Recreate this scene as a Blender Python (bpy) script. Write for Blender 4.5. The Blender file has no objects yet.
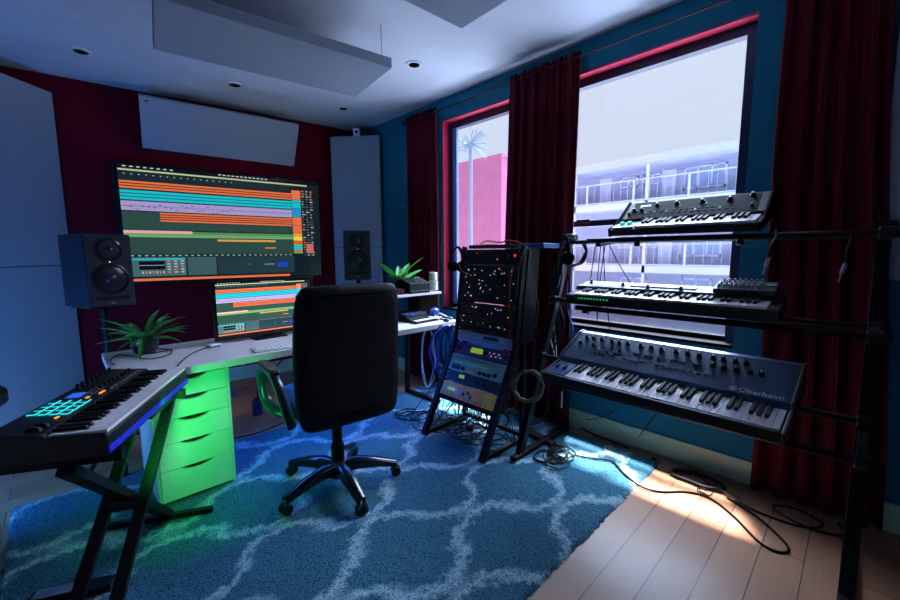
import bpy, bmesh, math, random
from mathutils import Vector, Matrix
random.seed(7)
S = bpy.context.scene
COL = S.collection
R = math.radians

# ------------------------------------------------------------------ camera
cam_data = bpy.data.cameras.new('camera'); cam = bpy.data.objects.new('camera', cam_data); COL.objects.link(cam)
cam_data.sensor_width = 36; cam_data.lens = 400/900*36; cam_data.clip_start = .02; cam_data.clip_end = 400
YAW = R(44.2); PITCH = math.atan(47/400); ROLL = R(.3)
fw = Vector((math.sin(YAW)*math.cos(PITCH), math.cos(YAW)*math.cos(PITCH), -math.sin(PITCH)))
rt = Vector((math.cos(YAW), -math.sin(YAW), 0)); up = rt.cross(fw)
rr = rt*math.cos(ROLL)-up*math.sin(ROLL); uu = up*math.cos(ROLL)+rt*math.sin(ROLL)
m3 = Matrix((rr, uu, -fw)).transposed()
cam.matrix_world = Matrix.Translation((0, 0, 1.30)) @ m3.to_4x4()
S.camera = cam
# ------------------------------------------------------------------ view
S.view_settings.view_transform = 'Standard'; S.view_settings.look = 'None'
S.view_settings.exposure = 0.7; S.view_settings.gamma = 1.0; S.view_settings.use_curve_mapping = False
# ------------------------------------------------------------------ sky and light
w = bpy.data.worlds.new('world'); S.world = w; w.use_nodes = True
wn = w.node_tree.nodes; wl = w.node_tree.links
bg = wn['Background']; bg.inputs['Strength'].default_value = .61
tc = wn.new('ShaderNodeTexCoord'); sx = wn.new('ShaderNodeSeparateXYZ'); cr = wn.new('ShaderNodeValToRGB')
wl.new(tc.outputs['Generated'], sx.inputs[0]); wl.new(sx.outputs['Z'], cr.inputs[0]); wl.new(cr.outputs[0], bg.inputs['Color'])
cr.color_ramp.elements[0].position = 0.0; cr.color_ramp.elements[0].color = (.70, .79, .97, 1)
cr.color_ramp.elements[1].position = .5; cr.color_ramp.elements[1].color = (.74, .81, .98, 1)

def sun(name, direction, strength, color, angle):
    d = bpy.data.lights.new(name, 'SUN'); d.energy = strength; d.color = color; d.angle = R(angle)
    o = bpy.data.objects.new(name, d); COL.objects.link(o)
    o.rotation_euler = Vector(direction).to_track_quat('-Z', 'Y').to_euler(); o.location = (6, 1, 8)
    return o
sun('sun', (-.27, -.12, -1), 25.0, (1.0, .94, .96), 4)
sun('added_daylight_fill', (-1, -.10, -1.15), 22, (.55, .71, 1.0), 70)  # wide soft sun added to boost the sky light through the windows

def area(name, loc, target, sx_, sy_, power, color, spread=180):
    d = bpy.data.lights.new(name, 'AREA'); d.shape = 'RECTANGLE'; d.size = sx_; d.size_y = sy_
    d.energy = power; d.color = color; d.spread = R(spread)
    o = bpy.data.objects.new(name, d); COL.objects.link(o); o.location = loc
    o.rotation_euler = (Vector(target)-Vector(loc)).to_track_quat('-Z', 'Y').to_euler()
    return o
area('green_led_light', (.24, 1.92, .58), (.45, 2.42, .38), .06, .30, 2.1, (.02, 1.0, .16), 150)
area('blue_led_light', (1.35, 2.62, .68), (1.35, 2.45, 0), 1.3, .03, 6.5, (.02, .16, 1.0), 170)
area('blue_corner_light', (-.75, 2.6, .35), (-.1, 4.2, .9), .5, .05, 14.0, (.05, .30, 1.0), 170)

# ------------------------------------------------------------------ helpers
def lin(c):
    return tuple(((v/255)/12.92 if v/255 <= .04045 else ((v/255+.055)/1.055)**2.4) for v in c)
def mat(name, rgb, rough=.5, metal=0, var=.12, scale=20, bump=0, bscale=80, emit=None, es=0, sheen=0, coat=0, spec=.5, stretch=None):
    m = bpy.data.materials.new(name); m.use_nodes = True
    n = m.node_tree.nodes; l = m.node_tree.links; b = n['Principled BSDF']
    c = lin(rgb)
    b.inputs['Roughness'].default_value = rough; b.inputs['Metallic'].default_value = metal
    b.inputs['Specular IOR Level'].default_value = spec
    if sheen: b.inputs['Sheen Weight'].default_value = sheen; b.inputs['Sheen Roughness'].default_value = .4; b.inputs['Sheen Tint'].default_value = (*[min(1, v*2+.1) for v in c], 1)
    if coat: b.inputs['Coat Weight'].default_value = coat
    if emit: b.inputs['Emission Color'].default_value = (*lin(emit), 1); b.inputs['Emission Strength'].default_value = es
    t = n.new('ShaderNodeTexCoord'); mp = n.new('ShaderNodeMapping'); l.new(t.outputs['Object'], mp.inputs[0])
    if stretch: mp.inputs['Scale'].default_value = stretch
    nz = n.new('ShaderNodeTexNoise'); nz.inputs['Scale'].default_value = scale; nz.inputs['Detail'].default_value = 4
    l.new(mp.outputs[0], nz.inputs['Vector'])
    r = n.new('ShaderNodeValToRGB'); l.new(nz.outputs[0], r.inputs[0])
    r.color_ramp.elements[0].position = .3; r.color_ramp.elements[1].position = .7
    r.color_ramp.elements[0].color = (*[v*(1-var) for v in c], 1); r.color_ramp.elements[1].color = (*[min(1, v*(1+var)) for v in c], 1)
    l.new(r.outputs[0], b.inputs['Base Color'])
    if bump:
        n2 = n.new('ShaderNodeTexNoise'); n2.inputs['Scale'].default_value = bscale; n2.inputs['Detail'].default_value = 3
        l.new(mp.outputs[0], n2.inputs['Vector'])
        bp = n.new('ShaderNodeBump'); bp.inputs['Strength'].default_value = bump; bp.inputs['Distance'].default_value = .01
        l.new(n2.outputs[0], bp.inputs['Height']); l.new(bp.outputs[0], b.inputs['Normal'])
    return m

class MB:
    def __init__(s): s.v = []; s.f = []; s.m = []; s.mi = 0; s.M = None; s.smooth = []; s.sm = False
    def add(s, vs, fs):
        o = len(s.v)
        for p in vs:
            p = Vector(p)
            if s.M: p = s.M @ p
            s.v.append(p)
        for f in fs: s.f.append([o+i for i in f]); s.m.append(s.mi); s.smooth.append(s.sm)
        return s
    def box(s, x0, x1, y0, y1, z0, z1):
        return s.add([(x0,y0,z0),(x1,y0,z0),(x1,y1,z0),(x0,y1,z0),(x0,y0,z1),(x1,y0,z1),(x1,y1,z1),(x0,y1,z1)],
                     [(0,3,2,1),(4,5,6,7),(0,1,5,4),(1,2,6,5),(2,3,7,6),(3,0,4,7)])
    def prism(s, poly, x0, x1, axis='x'):     # poly of (a,b); axis x: (x,a,b); y: (a,y,b); z: (a,b,z)
        n = len(poly)
        def P(a, b, t): return {'x': (t,a,b), 'y': (a,t,b), 'z': (a,b,t)}[axis]
        vs = [P(a,b,x0) for a,b in poly]+[P(a,b,x1) for a,b in poly]
        fs = [tuple(range(n-1,-1,-1)), tuple(range(n, 2*n))]+[(i,(i+1)%n,n+(i+1)%n,n+i) for i in range(n)]
        return s.add(vs, fs)
    def ring(s, prof, c=(0,0,0), ax=(0,0,1), n=16):   # lathe: prof [(r,h)] along ax from c
        ax = Vector(ax).normalized(); a = ax.orthogonal().normalized(); b = ax.cross(a); c = Vector(c)
        vs = []; 
        for r, h in prof:
            for i in range(n):
                t = 2*math.pi*i/n; vs.append(c+ax*h+(a*math.cos(t)+b*math.sin(t))*r)
        fs = [tuple(range(n-1,-1,-1))]
        for k in range(len(prof)-1):
            for i in range(n): fs.append((k*n+i, k*n+(i+1)%n, (k+1)*n+(i+1)%n, (k+1)*n+i))
        fs.append(tuple(range((len(prof)-1)*n, len(prof)*n)))
        return s.add(vs, fs)
    def cyl(s, p, q, r, n=12, r2=None):
        p = Vector(p); q = Vector(q); d = q-p
        return s.ring([(r,0),(r if r2 is None else r2, d.length)], p, d, n)
    def bar(s, p, q, wa, wb, upv=(0,0,1)):     # rectangular bar p->q
        p = Vector(p); q = Vector(q); d = (q-p).normalized(); a = d.cross(Vector(upv)).normalized(); b = a.cross(d)
        o = [(-wa/2,-wb/2),(wa/2,-wb/2),(wa/2,wb/2),(-wa/2,wb/2)]
        vs = [p+a*x+b*y for x,y in o]+[q+a*x+b*y for x,y in o]
        return s.add(vs, [(0,3,2,1),(4,5,6,7),(0,1,5,4),(1,2,6,5),(2,3,7,6),(3,0,4,7)])
    def tube(s, pts, r, n=6, closed=False, sub=6, flat=1.0):
        pts = [Vector(p) for p in pts]; out = []
        N = len(pts); rng = N if closed else N-1
        for i in range(rng):
            g = lambda k: pts[k % N] if closed else pts[max(0, min(N-1, k))]
            p0, p1, p2, p3 = g(i-1), g(i), g(i+1), g(i+2)
            for j in range(sub):
                t = j/sub
                out.append(.5*((2*p1)+(p2-p0)*t+(2*p0-5*p1+4*p2-p3)*t*t+(3*p1-p0-3*p2+p3)*t**3))
        if not closed: out.append(pts[-1])
        L = len(out); a = None; vs = []
        for i in range(L):
            d = (out[(i+1) % L]-out[i-1]) if (closed or 0 < i < L-1) else (out[1]-out[0] if i == 0 else out[-1]-out[-2])
            if d.length < 1e-9: d = Vector((0,0,1))
            d.normalize()
            if a is None: a = d.orthogonal().normalized()
            a = (a-d*a.dot(d)); a = a.normalized() if a.length > 1e-6 else d.orthogonal().normalized()
            b = d.cross(a)
            for k in range(n):
                t = 2*math.pi*k/n; vs.append(out[i]+(a*math.cos(t)*flat+b*math.sin(t))*r)
        fs = []
        for i in range(L if closed else L-1):
            for k in range(n): fs.append((i*n+k, i*n+(k+1)%n, ((i+1)%L)*n+(k+1)%n, ((i+1)%L)*n+k))
        if not closed: fs.append(tuple(range(n-1,-1,-1))); fs.append(tuple(range((L-1)*n, L*n)))
        return s.add(vs, fs)
    def loft(s, rings):
        n = len(rings[0]); vs = [p for r in rings for p in r]
        fs = [tuple(range(n-1,-1,-1)), tuple(range((len(rings)-1)*n, len(rings)*n))]
        for k in range(len(rings)-1):
            for i in range(n): fs.append((k*n+i, k*n+(i+1)%n, (k+1)*n+(i+1)%n, (k+1)*n+i))
        return s.add(vs, fs)
    def build(s, name, mats, parent=None, bevel=0, smooth=False, seg=2, subsurf=0, label=None):
        me = bpy.data.meshes.new(name); me.from_pydata([tuple(v) for v in s.v], [], s.f)
        if not isinstance(mats, (list, tuple)): mats = [mats]
        for m in mats: me.materials.append(m)
        for p, i, sm in zip(me.polygons, s.m, s.smooth): p.material_index = i; p.use_smooth = smooth or sm
        bm = bmesh.new(); bm.from_mesh(me); bmesh.ops.recalc_face_normals(bm, faces=bm.faces)
        if bevel:
            es = [e for e in bm.edges if len(e.link_faces) == 2 and e.calc_face_angle(0) > .5]
            bmesh.ops.bevel(bm, geom=es, offset=bevel, segments=seg, profile=.5, affect='EDGES', clamp_overlap=True)
        bm.to_mesh(me); bm.free()
        o = bpy.data.objects.new(name, me); COL.objects.link(o)
        if parent: o.parent = parent
        if subsurf:
            md = o.modifiers.new('subdivision', 'SUBSURF'); md.levels = subsurf; md.render_levels = subsurf
        if smooth and not subsurf:
            try:
                me.set_sharp_from_angle(angle=R(40))
            except Exception: pass
        if label: o['label'] = label
        return o
def B(*a): return MB().box(*a)
def thing(name, label, cat, loc=(0,0,0), rz=0, rx=0, group=None):
    o = bpy.data.objects.new(name, None); o.empty_display_size = .05; COL.objects.link(o)
    o.location = loc; o.rotation_euler = (rx, 0, rz); o['label'] = label; o['category'] = cat
    if group: o['group'] = group
    return o
def tag(o, label, cat, group=None, kind=None):
    o['label'] = label; o['category'] = cat
    if group: o['group'] = group
    if kind: o['kind'] = kind
    return o
def struct(name, mb, m, label=None, **k):
    o = mb.build(name, m, **k); o['kind'] = 'structure'
    if label: o['label'] = label
    return o
def link_copy(src, parent, loc=None, name=None):
    c = src.copy(); COL.objects.link(c); c.parent = parent
    if loc is not None: c.location = loc
    return c
def text_mesh(txt, size, m, parent, loc, rot, name='lettering', ext=.0006, label=None, align='LEFT'):
    cu = bpy.data.curves.new(name, 'FONT'); cu.body = txt; cu.size = size; cu.extrude = ext; cu.align_x = align; cu.offset = size*.012
    o = bpy.data.objects.new(name, cu); COL.objects.link(o)
    bpy.context.view_layer.update()
    me = bpy.data.meshes.new_from_object(o.evaluated_get(bpy.context.evaluated_depsgraph_get()))
    bpy.data.objects.remove(o)
    p = bpy.data.objects.new(name, me); COL.objects.link(p); p.parent = parent; p.location = loc; p.rotation_euler = rot
    me.materials.clear(); me.materials.append(m)
    if label: p['label'] = label
    return p

# ------------------------------------------------------------------ materials
M = {}
M['red'] = mat('burgundy_wall_paint', (98, 6, 28), .85, var=.06, scale=6, bump=.05, spec=.12)
M['teal'] = mat('teal_wall_paint', (30, 112, 142), .8, var=.05, scale=5, bump=.05, spec=.15)
M['ceil'] = mat('ceiling_paint', (196, 204, 214), .8, var=.04, scale=4, bump=.08, bscale=200)
M['reveal'] = mat('crimson_trim_paint', (190, 30, 72), .45, var=.05)
M['panel'] = mat('acoustic_fabric', (146, 158, 172), .95, var=.05, spec=.1, scale=40, bump=.25, bscale=500, stretch=(1,1,2))
M['base'] = mat('baseboard_paint', (178, 208, 178), .5, var=.04)
M['frame'] = mat('window_frame_metal', (22, 34, 66), .35, .2)
M['frame_l'] = mat('window_jamb_pale_blue', (96, 130, 185), .5)
M['velvet'] = mat('burgundy_velvet', (80, 3, 25), .9, var=.2, scale=15, bump=.3, bscale=250, sheen=.25, spec=.2, stretch=(1,1,.2))
M['blk'] = mat('black_plastic', (11, 12, 16), .45, var=.15, spec=.3)
M['blkm'] = mat('black_powder_coat', (7, 8, 11), .5, .0, var=.15, bump=.1, bscale=300, spec=.2)
M['leather'] = mat('black_leather', (7, 8, 11), .5, var=.2, bump=.3, bscale=160, spec=.2)
M['foam'] = mat('soft_black_plastic', (7, 7, 9), .85, spec=.08)
M['sill'] = mat('dark_sill_paint', (10, 12, 18), .8, spec=.1)
M['gloss'] = mat('black_gloss_plastic', (14, 20, 26), .22, var=.1)
M['chair_arm'] = mat('dark_teal_plastic', (30, 52, 58), .28, var=.1)
M['steel'] = mat('brushed_steel', (170, 175, 185), .3, .9)
M['desk'] = mat('white_laminate', (212, 205, 212), .35, var=.03)
M['white'] = mat('white_plastic', (225, 228, 232), .4, var=.03)
M['drawer'] = mat('white_drawer_lacquer', (205, 212, 205), .4, var=.03)
M['cone'] = mat('speaker_cone', (16, 20, 32), .3, var=.1)
M['spk'] = mat('speaker_cabinet', (18, 24, 42), .5, var=.1, bump=.1, bscale=300)
M['wkey'] = mat('ivory_key', (224, 214, 220), .25, var=.03)
M['bkey'] = mat('black_key', (7, 7, 10), .6, spec=.2, var=.1)
M['synth'] = mat('blue_black_synth_panel', (34, 66, 100), .42, .3, var=.08)
M['synthtop'] = mat('slate_blue_metal', (52, 84, 130), .32, .4, var=.08)
M['cream'] = mat('cream_print', (196, 196, 186), .6)
M['wood'] = mat('dark_wood', (54, 34, 30), .4, var=.3, stretch=(1, .1, 1))
M['leaf'] = mat('green_leaf', (62, 150, 66), .45, var=.35, scale=30)
M['leaf2'] = mat('striped_leaf', (92, 178, 84), .4, var=.45, scale=18, stretch=(1,6,1))
M['pot'] = mat('dark_ceramic', (24, 34, 40), .3)
M['cable'] = mat('black_rubber_cable', (7, 7, 9), .5, spec=.2)
M['cablew'] = mat('white_cable', (190, 195, 210), .5)
M['cableb'] = mat('blue_cable', (40, 66, 190), .45)
M['cableg'] = mat('olive_cable', (92, 108, 74), .5)
M['cableo'] = mat('orange_cable', (190, 74, 30), .5)
M['cabler'] = mat('red_cable', (170, 20, 30), .5)
M['wax'] = mat('candle_wax', (232, 226, 205), .5)
M['orange'] = mat('orange_metal', (240, 138, 22), .4, .1)
M['purple'] = mat('purple_metal', (66, 30, 96), .4, .1)
M['greenm'] = mat('pale_green_metal', (112, 144, 128), .4, .3)
M['grey'] = mat('grey_metal', (128, 132, 140), .4, .4)
def em(name, c, s, rough=.5): return mat(name, tuple(v*.3 for v in c), rough, emit=c, es=s)
M['led_w'] = em('white_led', (225, 232, 255), 1.0)
M['led_g'] = em('green_led', (40, 255, 130), .6)
M['led_r'] = em('red_led', (255, 30, 30), 1.0)
M['led_o'] = em('orange_led', (255, 150, 60), .8)
M['led_c'] = em('cyan_led', (40, 215, 225), .8)
M['led_b'] = em('blue_lcd', (50, 110, 255), .45)
M['lcd'] = em('green_lcd', (150, 190, 20), .35)
M['strip_b'] = em('blue_led_and_edge_light', (20, 40, 255), .3)  # desk strip, and blue light painted on the pad keyboard's front edge
M['strip_g'] = em('green_led_strip', (20, 255, 60), 1.2)

# window glass
g = bpy.data.materials.new('window_glass'); g.use_nodes = True; n = g.node_tree.nodes; l = g.node_tree.links
for x in list(n): n.remove(x)
o_ = n.new('ShaderNodeOutputMaterial'); mx = n.new('ShaderNodeMixShader'); tr = n.new('ShaderNodeBsdfTransparent'); gl = n.new('ShaderNodeBsdfGlossy')
gl.inputs['Roughness'].default_value = .02
tr.inputs[0].default_value = (.97, .98, .99, 1)
mx.inputs[0].default_value = .03; l.new(tr.outputs[0], mx.inputs[1]); l.new(gl.outputs[0], mx.inputs[2]); l.new(mx.outputs[0], o_.inputs[0])
M['glass'] = g
g2 = g.copy(); g2.name = 'jar_glass'; M['jar'] = g2

# floor planks
f = mat('wood_plank_floor', (178, 138, 112), .4); n = f.node_tree.nodes; l = f.node_tree.links; b = n['Principled BSDF']
t = n.new('ShaderNodeTexCoord'); mp = n.new('ShaderNodeMapping'); l.new(t.outputs['Object'], mp.inputs[0])
br = n.new('ShaderNodeTexBrick'); br.inputs['Scale'].default_value = 1; br.inputs['Brick Width'].default_value = 1.5; br.inputs['Row Height'].default_value = .1435
br.inputs['Mortar Size'].default_value = .0022; br.inputs['Color1'].default_value = (*lin((170, 124, 94)), 1); br.inputs['Color2'].default_value = (*lin((150, 106, 80)), 1)
br.inputs['Mortar'].default_value = (*lin((60, 42, 38)), 1); br.offset = .37
l.new(mp.outputs[0], br.inputs['Vector'])
mp.inputs['Location'].default_value = (.3, -.0705, 0)
m2 = n.new('ShaderNodeMapping'); m2.inputs['Scale'].default_value = (1.5, 26, 1); l.new(t.outputs['Object'], m2.inputs[0])
nz = n.new('ShaderNodeTexNoise'); nz.inputs['Scale'].default_value = 3; nz.inputs['Detail'].default_value = 8; l.new(m2.outputs[0], nz.inputs['Vector'])
mm = n.new('ShaderNodeMixRGB'); mm.blend_type = 'MULTIPLY'; mm.inputs[0].default_value = .45
rp = n.new('ShaderNodeValToRGB'); rp.color_ramp.elements[0].color = (.5,.45,.42,1); rp.color_ramp.elements[1].color = (1.15,1.1,1.1,1); l.new(nz.outputs[0], rp.inputs[0])
l.new(br.outputs[0], mm.inputs[1]); l.new(rp.outputs[0], mm.inputs[2]); l.new(mm.outputs[0], b.inputs['Base Color'])
M['floor'] = f

# rug: pale ogee lattice on teal shag
r_ = mat('teal_shag_rug', (60, 120, 150), .95); n = r_.node_tree.nodes; l = r_.node_tree.links; b = n['Principled BSDF']
t = n.new('ShaderNodeTexCoord'); sp = n.new('ShaderNodeSeparateXYZ'); nzw = n.new('ShaderNodeTexNoise'); nzw.inputs['Scale'].default_value = 30
l.new(t.outputs['Object'], nzw.inputs['Vector'])
va = n.new('ShaderNodeVectorMath'); va.operation = 'MULTIPLY_ADD'; va.inputs[1].default_value = (.09,.09,0)
nzb = n.new('ShaderNodeTexNoise'); nzb.inputs['Scale'].default_value = 4.5; nzb.inputs['Detail'].default_value = 2; l.new(t.outputs['Object'], nzb.inputs['Vector'])
vb = n.new('ShaderNodeVectorMath'); vb.operation = 'MULTIPLY_ADD'; vb.inputs[1].default_value = (.14, .14, 0); l.new(nzb.outputs['Color'], vb.inputs[0]); l.new(t.outputs['Object'], vb.inputs[2])
l.new(nzw.outputs['Color'], va.inputs[0]); l.new(vb.outputs[0], va.inputs[2]); l.new(va.outputs[0], sp.inputs[0])
def mth(op, a, bb=None):
    x = n.new('ShaderNodeMath'); x.operation = op
    for i, q in enumerate([a, bb]):
        if q is None: continue
        if isinstance(q, (int, float)): x.inputs[i].default_value = q
        else: l.new(q, x.inputs[i])
    return x.outputs[0]
U = mth('MULTIPLY', sp.outputs['X'], 2*math.pi/.74); V = mth('MULTIPLY', sp.outputs['Y'], 2*math.pi/.56)
e1 = mth('ADD', mth('COSINE', U), mth('COSINE', V))
e2 = mth('ADD', e1, mth('MULTIPLY', mth('MULTIPLY', mth('SINE', mth('MULTIPLY', U, 2)), mth('SINE', mth('MULTIPLY', V, 2))), .0))
ln = mth('ABSOLUTE', mth('ADD', e2, mth('MULTIPLY', mth('COSINE', mth('MULTIPLY', V, 3)), .28)))
rp = n.new('ShaderNodeValToRGB'); l.new(ln, rp.inputs[0])
rp.color_ramp.elements[0].position = .03; rp.color_ramp.elements[0].color = (*lin((134, 164, 176)), 1)
rp.color_ramp.elements[1].position = .50; rp.color_ramp.elements[1].color = (*lin((38, 92, 112)), 1)
fine = n.new('ShaderNodeTexNoise'); fine.inputs['Scale'].default_value = 120; fine.inputs['Detail'].default_value = 3; l.new(t.outputs['Object'], fine.inputs['Vector'])
rf = n.new('ShaderNodeValToRGB'); rf.color_ramp.elements[0].position = .36; rf.color_ramp.elements[1].position = .50; rf.color_ramp.elements[0].color = (.35,.35,.38,1); rf.color_ramp.elements[1].color = (1.2,1.2,1.2,1)
l.new(fine.outputs[0], rf.inputs[0])
mm = n.new('ShaderNodeMixRGB'); mm.blend_type = 'MULTIPLY'; mm.inputs[0].default_value = .9
l.new(rp.outputs[0], mm.inputs[1]); l.new(rf.outputs[0], mm.inputs[2]); l.new(mm.outputs[0], b.inputs['Base Color'])
bp = n.new('ShaderNodeBump'); bp.inputs['Strength'].default_value = .9; bp.inputs['Distance'].default_value = .012; l.new(fine.outputs[0], bp.inputs['Height']); l.new(bp.outputs[0], b.inputs['Normal'])
M['rug'] = r_

# ------------------------------------------------------------------ room shell
WX = 2.675; WT = .14; CZ = 2.72; FL = 4.62; SL = -.1333
YB = -1.6; XL = -1.5
def fy(x): return FL+SL*x          # far red wall line
TH = math.atan(SL)
struct('floor', MB().prism([(XL-.1, YB-.1), (WX+WT, YB-.1), (WX+WT, fy(WX+WT)+.1), (XL-.1, fy(XL)+.1)], -.1, 0, 'z'), M['floor'])
struct('ceiling', MB().prism([(XL-.1, YB-.1), (WX+WT, YB-.1), (WX+WT, fy(WX+WT)+.1), (XL-.1, fy(XL)+.1)], CZ, CZ+.1, 'z'), M['ceil'])
struct('wall_far', MB().prism([(XL, fy(XL)), (WX, fy(WX)), (WX, fy(WX)+.1), (XL, fy(XL)+.1)], 0, CZ, 'z'), M['red'])
struct('wall_left', B(XL-.1, XL, YB, fy(XL), 0, CZ), M['ceil'])
struct('wall_back', B(XL, WX, YB-.1, YB, 0, CZ), M['ceil'])
OY0, OY1, OZ0, OZ1 = .472, 2.84, .76, 2.52
wm = MB()
wm.box(WX, WX+WT, YB, OY0, 0, CZ); wm.box(WX, WX+WT, OY1, fy(WX)+.1, 0, CZ)
wm.box(WX, WX+WT, OY0, OY1, 0, OZ0); wm.box(WX, WX+WT, OY0, OY1, OZ1, CZ)
struct('wall_right', wm, M['teal'])
tr_ = MB()                                            # crimson lining of the opening
e = .004
tr_.box(WX-e, WX+WT, OY0, OY1, OZ1-.012, OZ1); tr_.box(WX-e, WX+WT, OY1-.012, OY1, OZ0, OZ1-.012)
struct('trim_1', tr_, M['reveal'], 'crimson painted lining at the top and far side of the window opening')
struct('trim_2', B(WX-.02, WX+WT, OY0, OY1-.012, OZ0-.001, OZ0+.018), M['sill'], 'dark window sill')
bb = MB(); bb.box(WX-.016, WX, YB, fy(WX)-.02, 0, .135)
struct('baseboard_right', bb, M['base'], bevel=.004)
bf = MB(); bf.prism([(XL, fy(XL)-.016), (WX-.016, fy(WX-.016)-.016), (WX-.016, fy(WX-.016)), (XL, fy(XL))], 0, .135, 'z')
struct('baseboard_far', bf, M['base'])

# window: left sash + right sash with low rail
GX = WX+.10
def window(name, y0, y1, rail, label):
    root = bpy.data.objects.new(name, None); COL.objects.link(root); root['kind'] = 'structure'; root.location = (GX, (y0+y1)/2, OZ0+.02)
    ox, oy, oz = root.location
    z0, z1 = OZ0+.019, OZ1-.013
    fr_ = MB(); t = .055
    fr_.box(-.03,.03, y0-oy, y0-oy+t, z0-oz, z1-oz); fr_.box(-.03,.03, y1-oy-t, y1-oy, z0-oz, z1-oz)
    fr_.mi = 1; fr_.box(-.03,.03, y0-oy+t, y1-oy-t, z0-oz, z0-oz+.03); fr_.mi = 0; fr_.box(-.03,.03, y0-oy+t, y1-oy-t, z1-oz-t, z1-oz)
    if rail: fr_.box(-.03,.03, y0-oy+t, y1-oy-t, rail-oz-.02, rail-oz+.02)
    fr_.build('window_frame', [M['frame'], M['sill']], root)
    if rail:
        MB().box(-.05,-.03, y1-oy-.33, y1-oy-.23, rail-oz+.005, rail-oz+.03).build('window_latch', M['blk'], root, bevel=.003)
        B(-.004,.004, y0-oy+t, y1-oy-t, z0-oz+.03, rail-oz-.02).build('glass_pane', M['glass'], root)
        B(-.004,.004, y0-oy+t, y1-oy-t, rail-oz+.02, z1-oz-t).build('glass_pane', M['glass'], root)
    else:
        B(-.028,-.004, y1-oy-t-.045, y1-oy-t, z0-oz+.03, z1-oz-t).build('window_jamb', M['frame_l'], root)
        B(-.004,.004, y0-oy+t, y1-oy-t, z0-oz+.03, z1-oz-t).build('glass_pane', M['glass'], root)
    root['label'] = label
window('window_1', 1.72, OY1-.013, 0, 'left fixed window beside the palm and pink building')
window('window_2', OY0, 1.71, 1.505, 'right window with a low horizontal rail behind the synthesizers')

# ------------------------------------------------------------------ acoustic panels
def slab_between(p, q, z0, z1, t, side=1):     # vertical slab from p to q in plan, thickness behind
    p = Vector(p); q = Vector(q); L = (q-p).length; a = math.atan2(q.y-p.y, q.x-p.x)
    return L, a
def wall_panel(name, label, p, q, z0, z1, t=.055, tilt=0, group=None):
    L, a = slab_between(p, q, z0, z1, t)
    r = thing(name, label, 'acoustic panel', (*p, z0), a, tilt, group)
    B(0, L, 0, t, 0, z1-z0).build('fabric_face', M['panel'], r, bevel=.006)
    k = MB(); k.box(.02, L-.02, t, t+.012, .02, z1-z0-.02)
    k.build('backing_board', M['blk'], r)
    return r
PL = ((-.95, 3.57), (.075, 4.575))
wall_panel('acoustic_panel', 'tall pale panel across the left corner, lower of two stacked', *PL, .005, 1.215)
wall_panel('acoustic_panel', 'tall pale panel across the left corner, upper of two stacked', *PL, 1.22, 2.575)
PR = ((2.25, 4.19), (2.60, 3.77))
wall_panel('acoustic_panel', 'narrow pale panel across the corner behind the far speaker, lower of two', *PR, .14, 1.365)
wall_panel('acoustic_panel', 'narrow pale panel across the corner behind the far speaker, upper of two', *PR, 1.37, 2.575)
# tilted panel over the TV
ta = math.atan2(4.139-4.288, 1.29)
r = thing('acoustic_panel', 'long white panel tilted out from the red wall above the television', 'acoustic panel', (.612, 4.50, 2.25), ta, math.atan2(.23, .37))
B(0, 1.285, -.05, 0, 0, .435).build('fabric_face', M['panel'], r, bevel=.006)
k = MB(); k.cyl((.06, .0, .40), (.06, .10, .43), .004); k.cyl((1.2, .0, .40), (1.2, .10, .43), .004); k.build('mounting_wire', M['blk'], r)
B(.035, .065, -.052, -.05, .395, .405).build('clip', M['blk'], r)
wall_panel('acoustic_panel', 'pale grey panel on the window wall right of the right curtain', (WX-.034, -.03), (WX-.034, -.9), 1.17, 2.55, .02)
def cloud(label, c0, ang, L, Wd, z, th):
    r = thing('ceiling_acoustic_panel', label, 'acoustic panel', (c0[0], c0[1], z), ang)
    B(0, L, 0, Wd, 0, th).build('fabric_face', M['panel'], r, bevel=.005)
    for x in (.08, L-.04):
        for y in (.06, Wd-.06):
            h = MB(); h.cyl((x, y, th), (x, y, CZ-z), .0025, 6); h.cyl((x, y, th), (x, y, th+.02), .006, 8); h.build('hanging_wire', M['steel'], r)
    return r
cloud('long white panel hung under the ceiling, left of the two', (.405, 2.33), math.atan2(-.165, 1.16), 1.21, .58, 2.455, .062)
cloud('white panel hung under the ceiling nearer the window, corner showing at the top edge', (.40, 1.06), math.atan2(-.06, 1.16), 1.20, .58, 2.475, .055)

# recessed lights
for (x, y, lb) in [(.235, 3.94, 'recessed ceiling light nearest the left wall'), (1.19, 3.81, 'recessed ceiling light above the left part of the television'),
                   (2.13, 3.68, 'recessed ceiling light nearest the far right corner'), (2.052, 2.488, 'recessed ceiling light between the hung panel and the window curtains')]:
    r = thing('recessed_light', lb, 'ceiling light', (x, y, CZ))
    MB().ring([(.062, 0), (.062, -.006), (.045, -.008), (.042, 0)], n=28).build('trim_ring', M['white'], r, smooth=True)
    MB().ring([(.040, -.0085), (.018, -.0095), (.016, -.0085)], n=24).build('bulb', M['blkm'], r, smooth=True)
# sensor
r = thing('motion_sensor', 'small white box with a dark lens on top of the corner panel', 'sensor', (2.47, 4.0, 2.578), R(-40))
B(-.035, .035, -.03, .03, 0, .085).build('body', M['white'], r, bevel=.006)
MB().ring([(.016, 0), (.014, .006), (.006, .008)], (0, -.03, .045), (0, -1, 0)).build('lens', M['gloss'], r, smooth=True)

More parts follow.
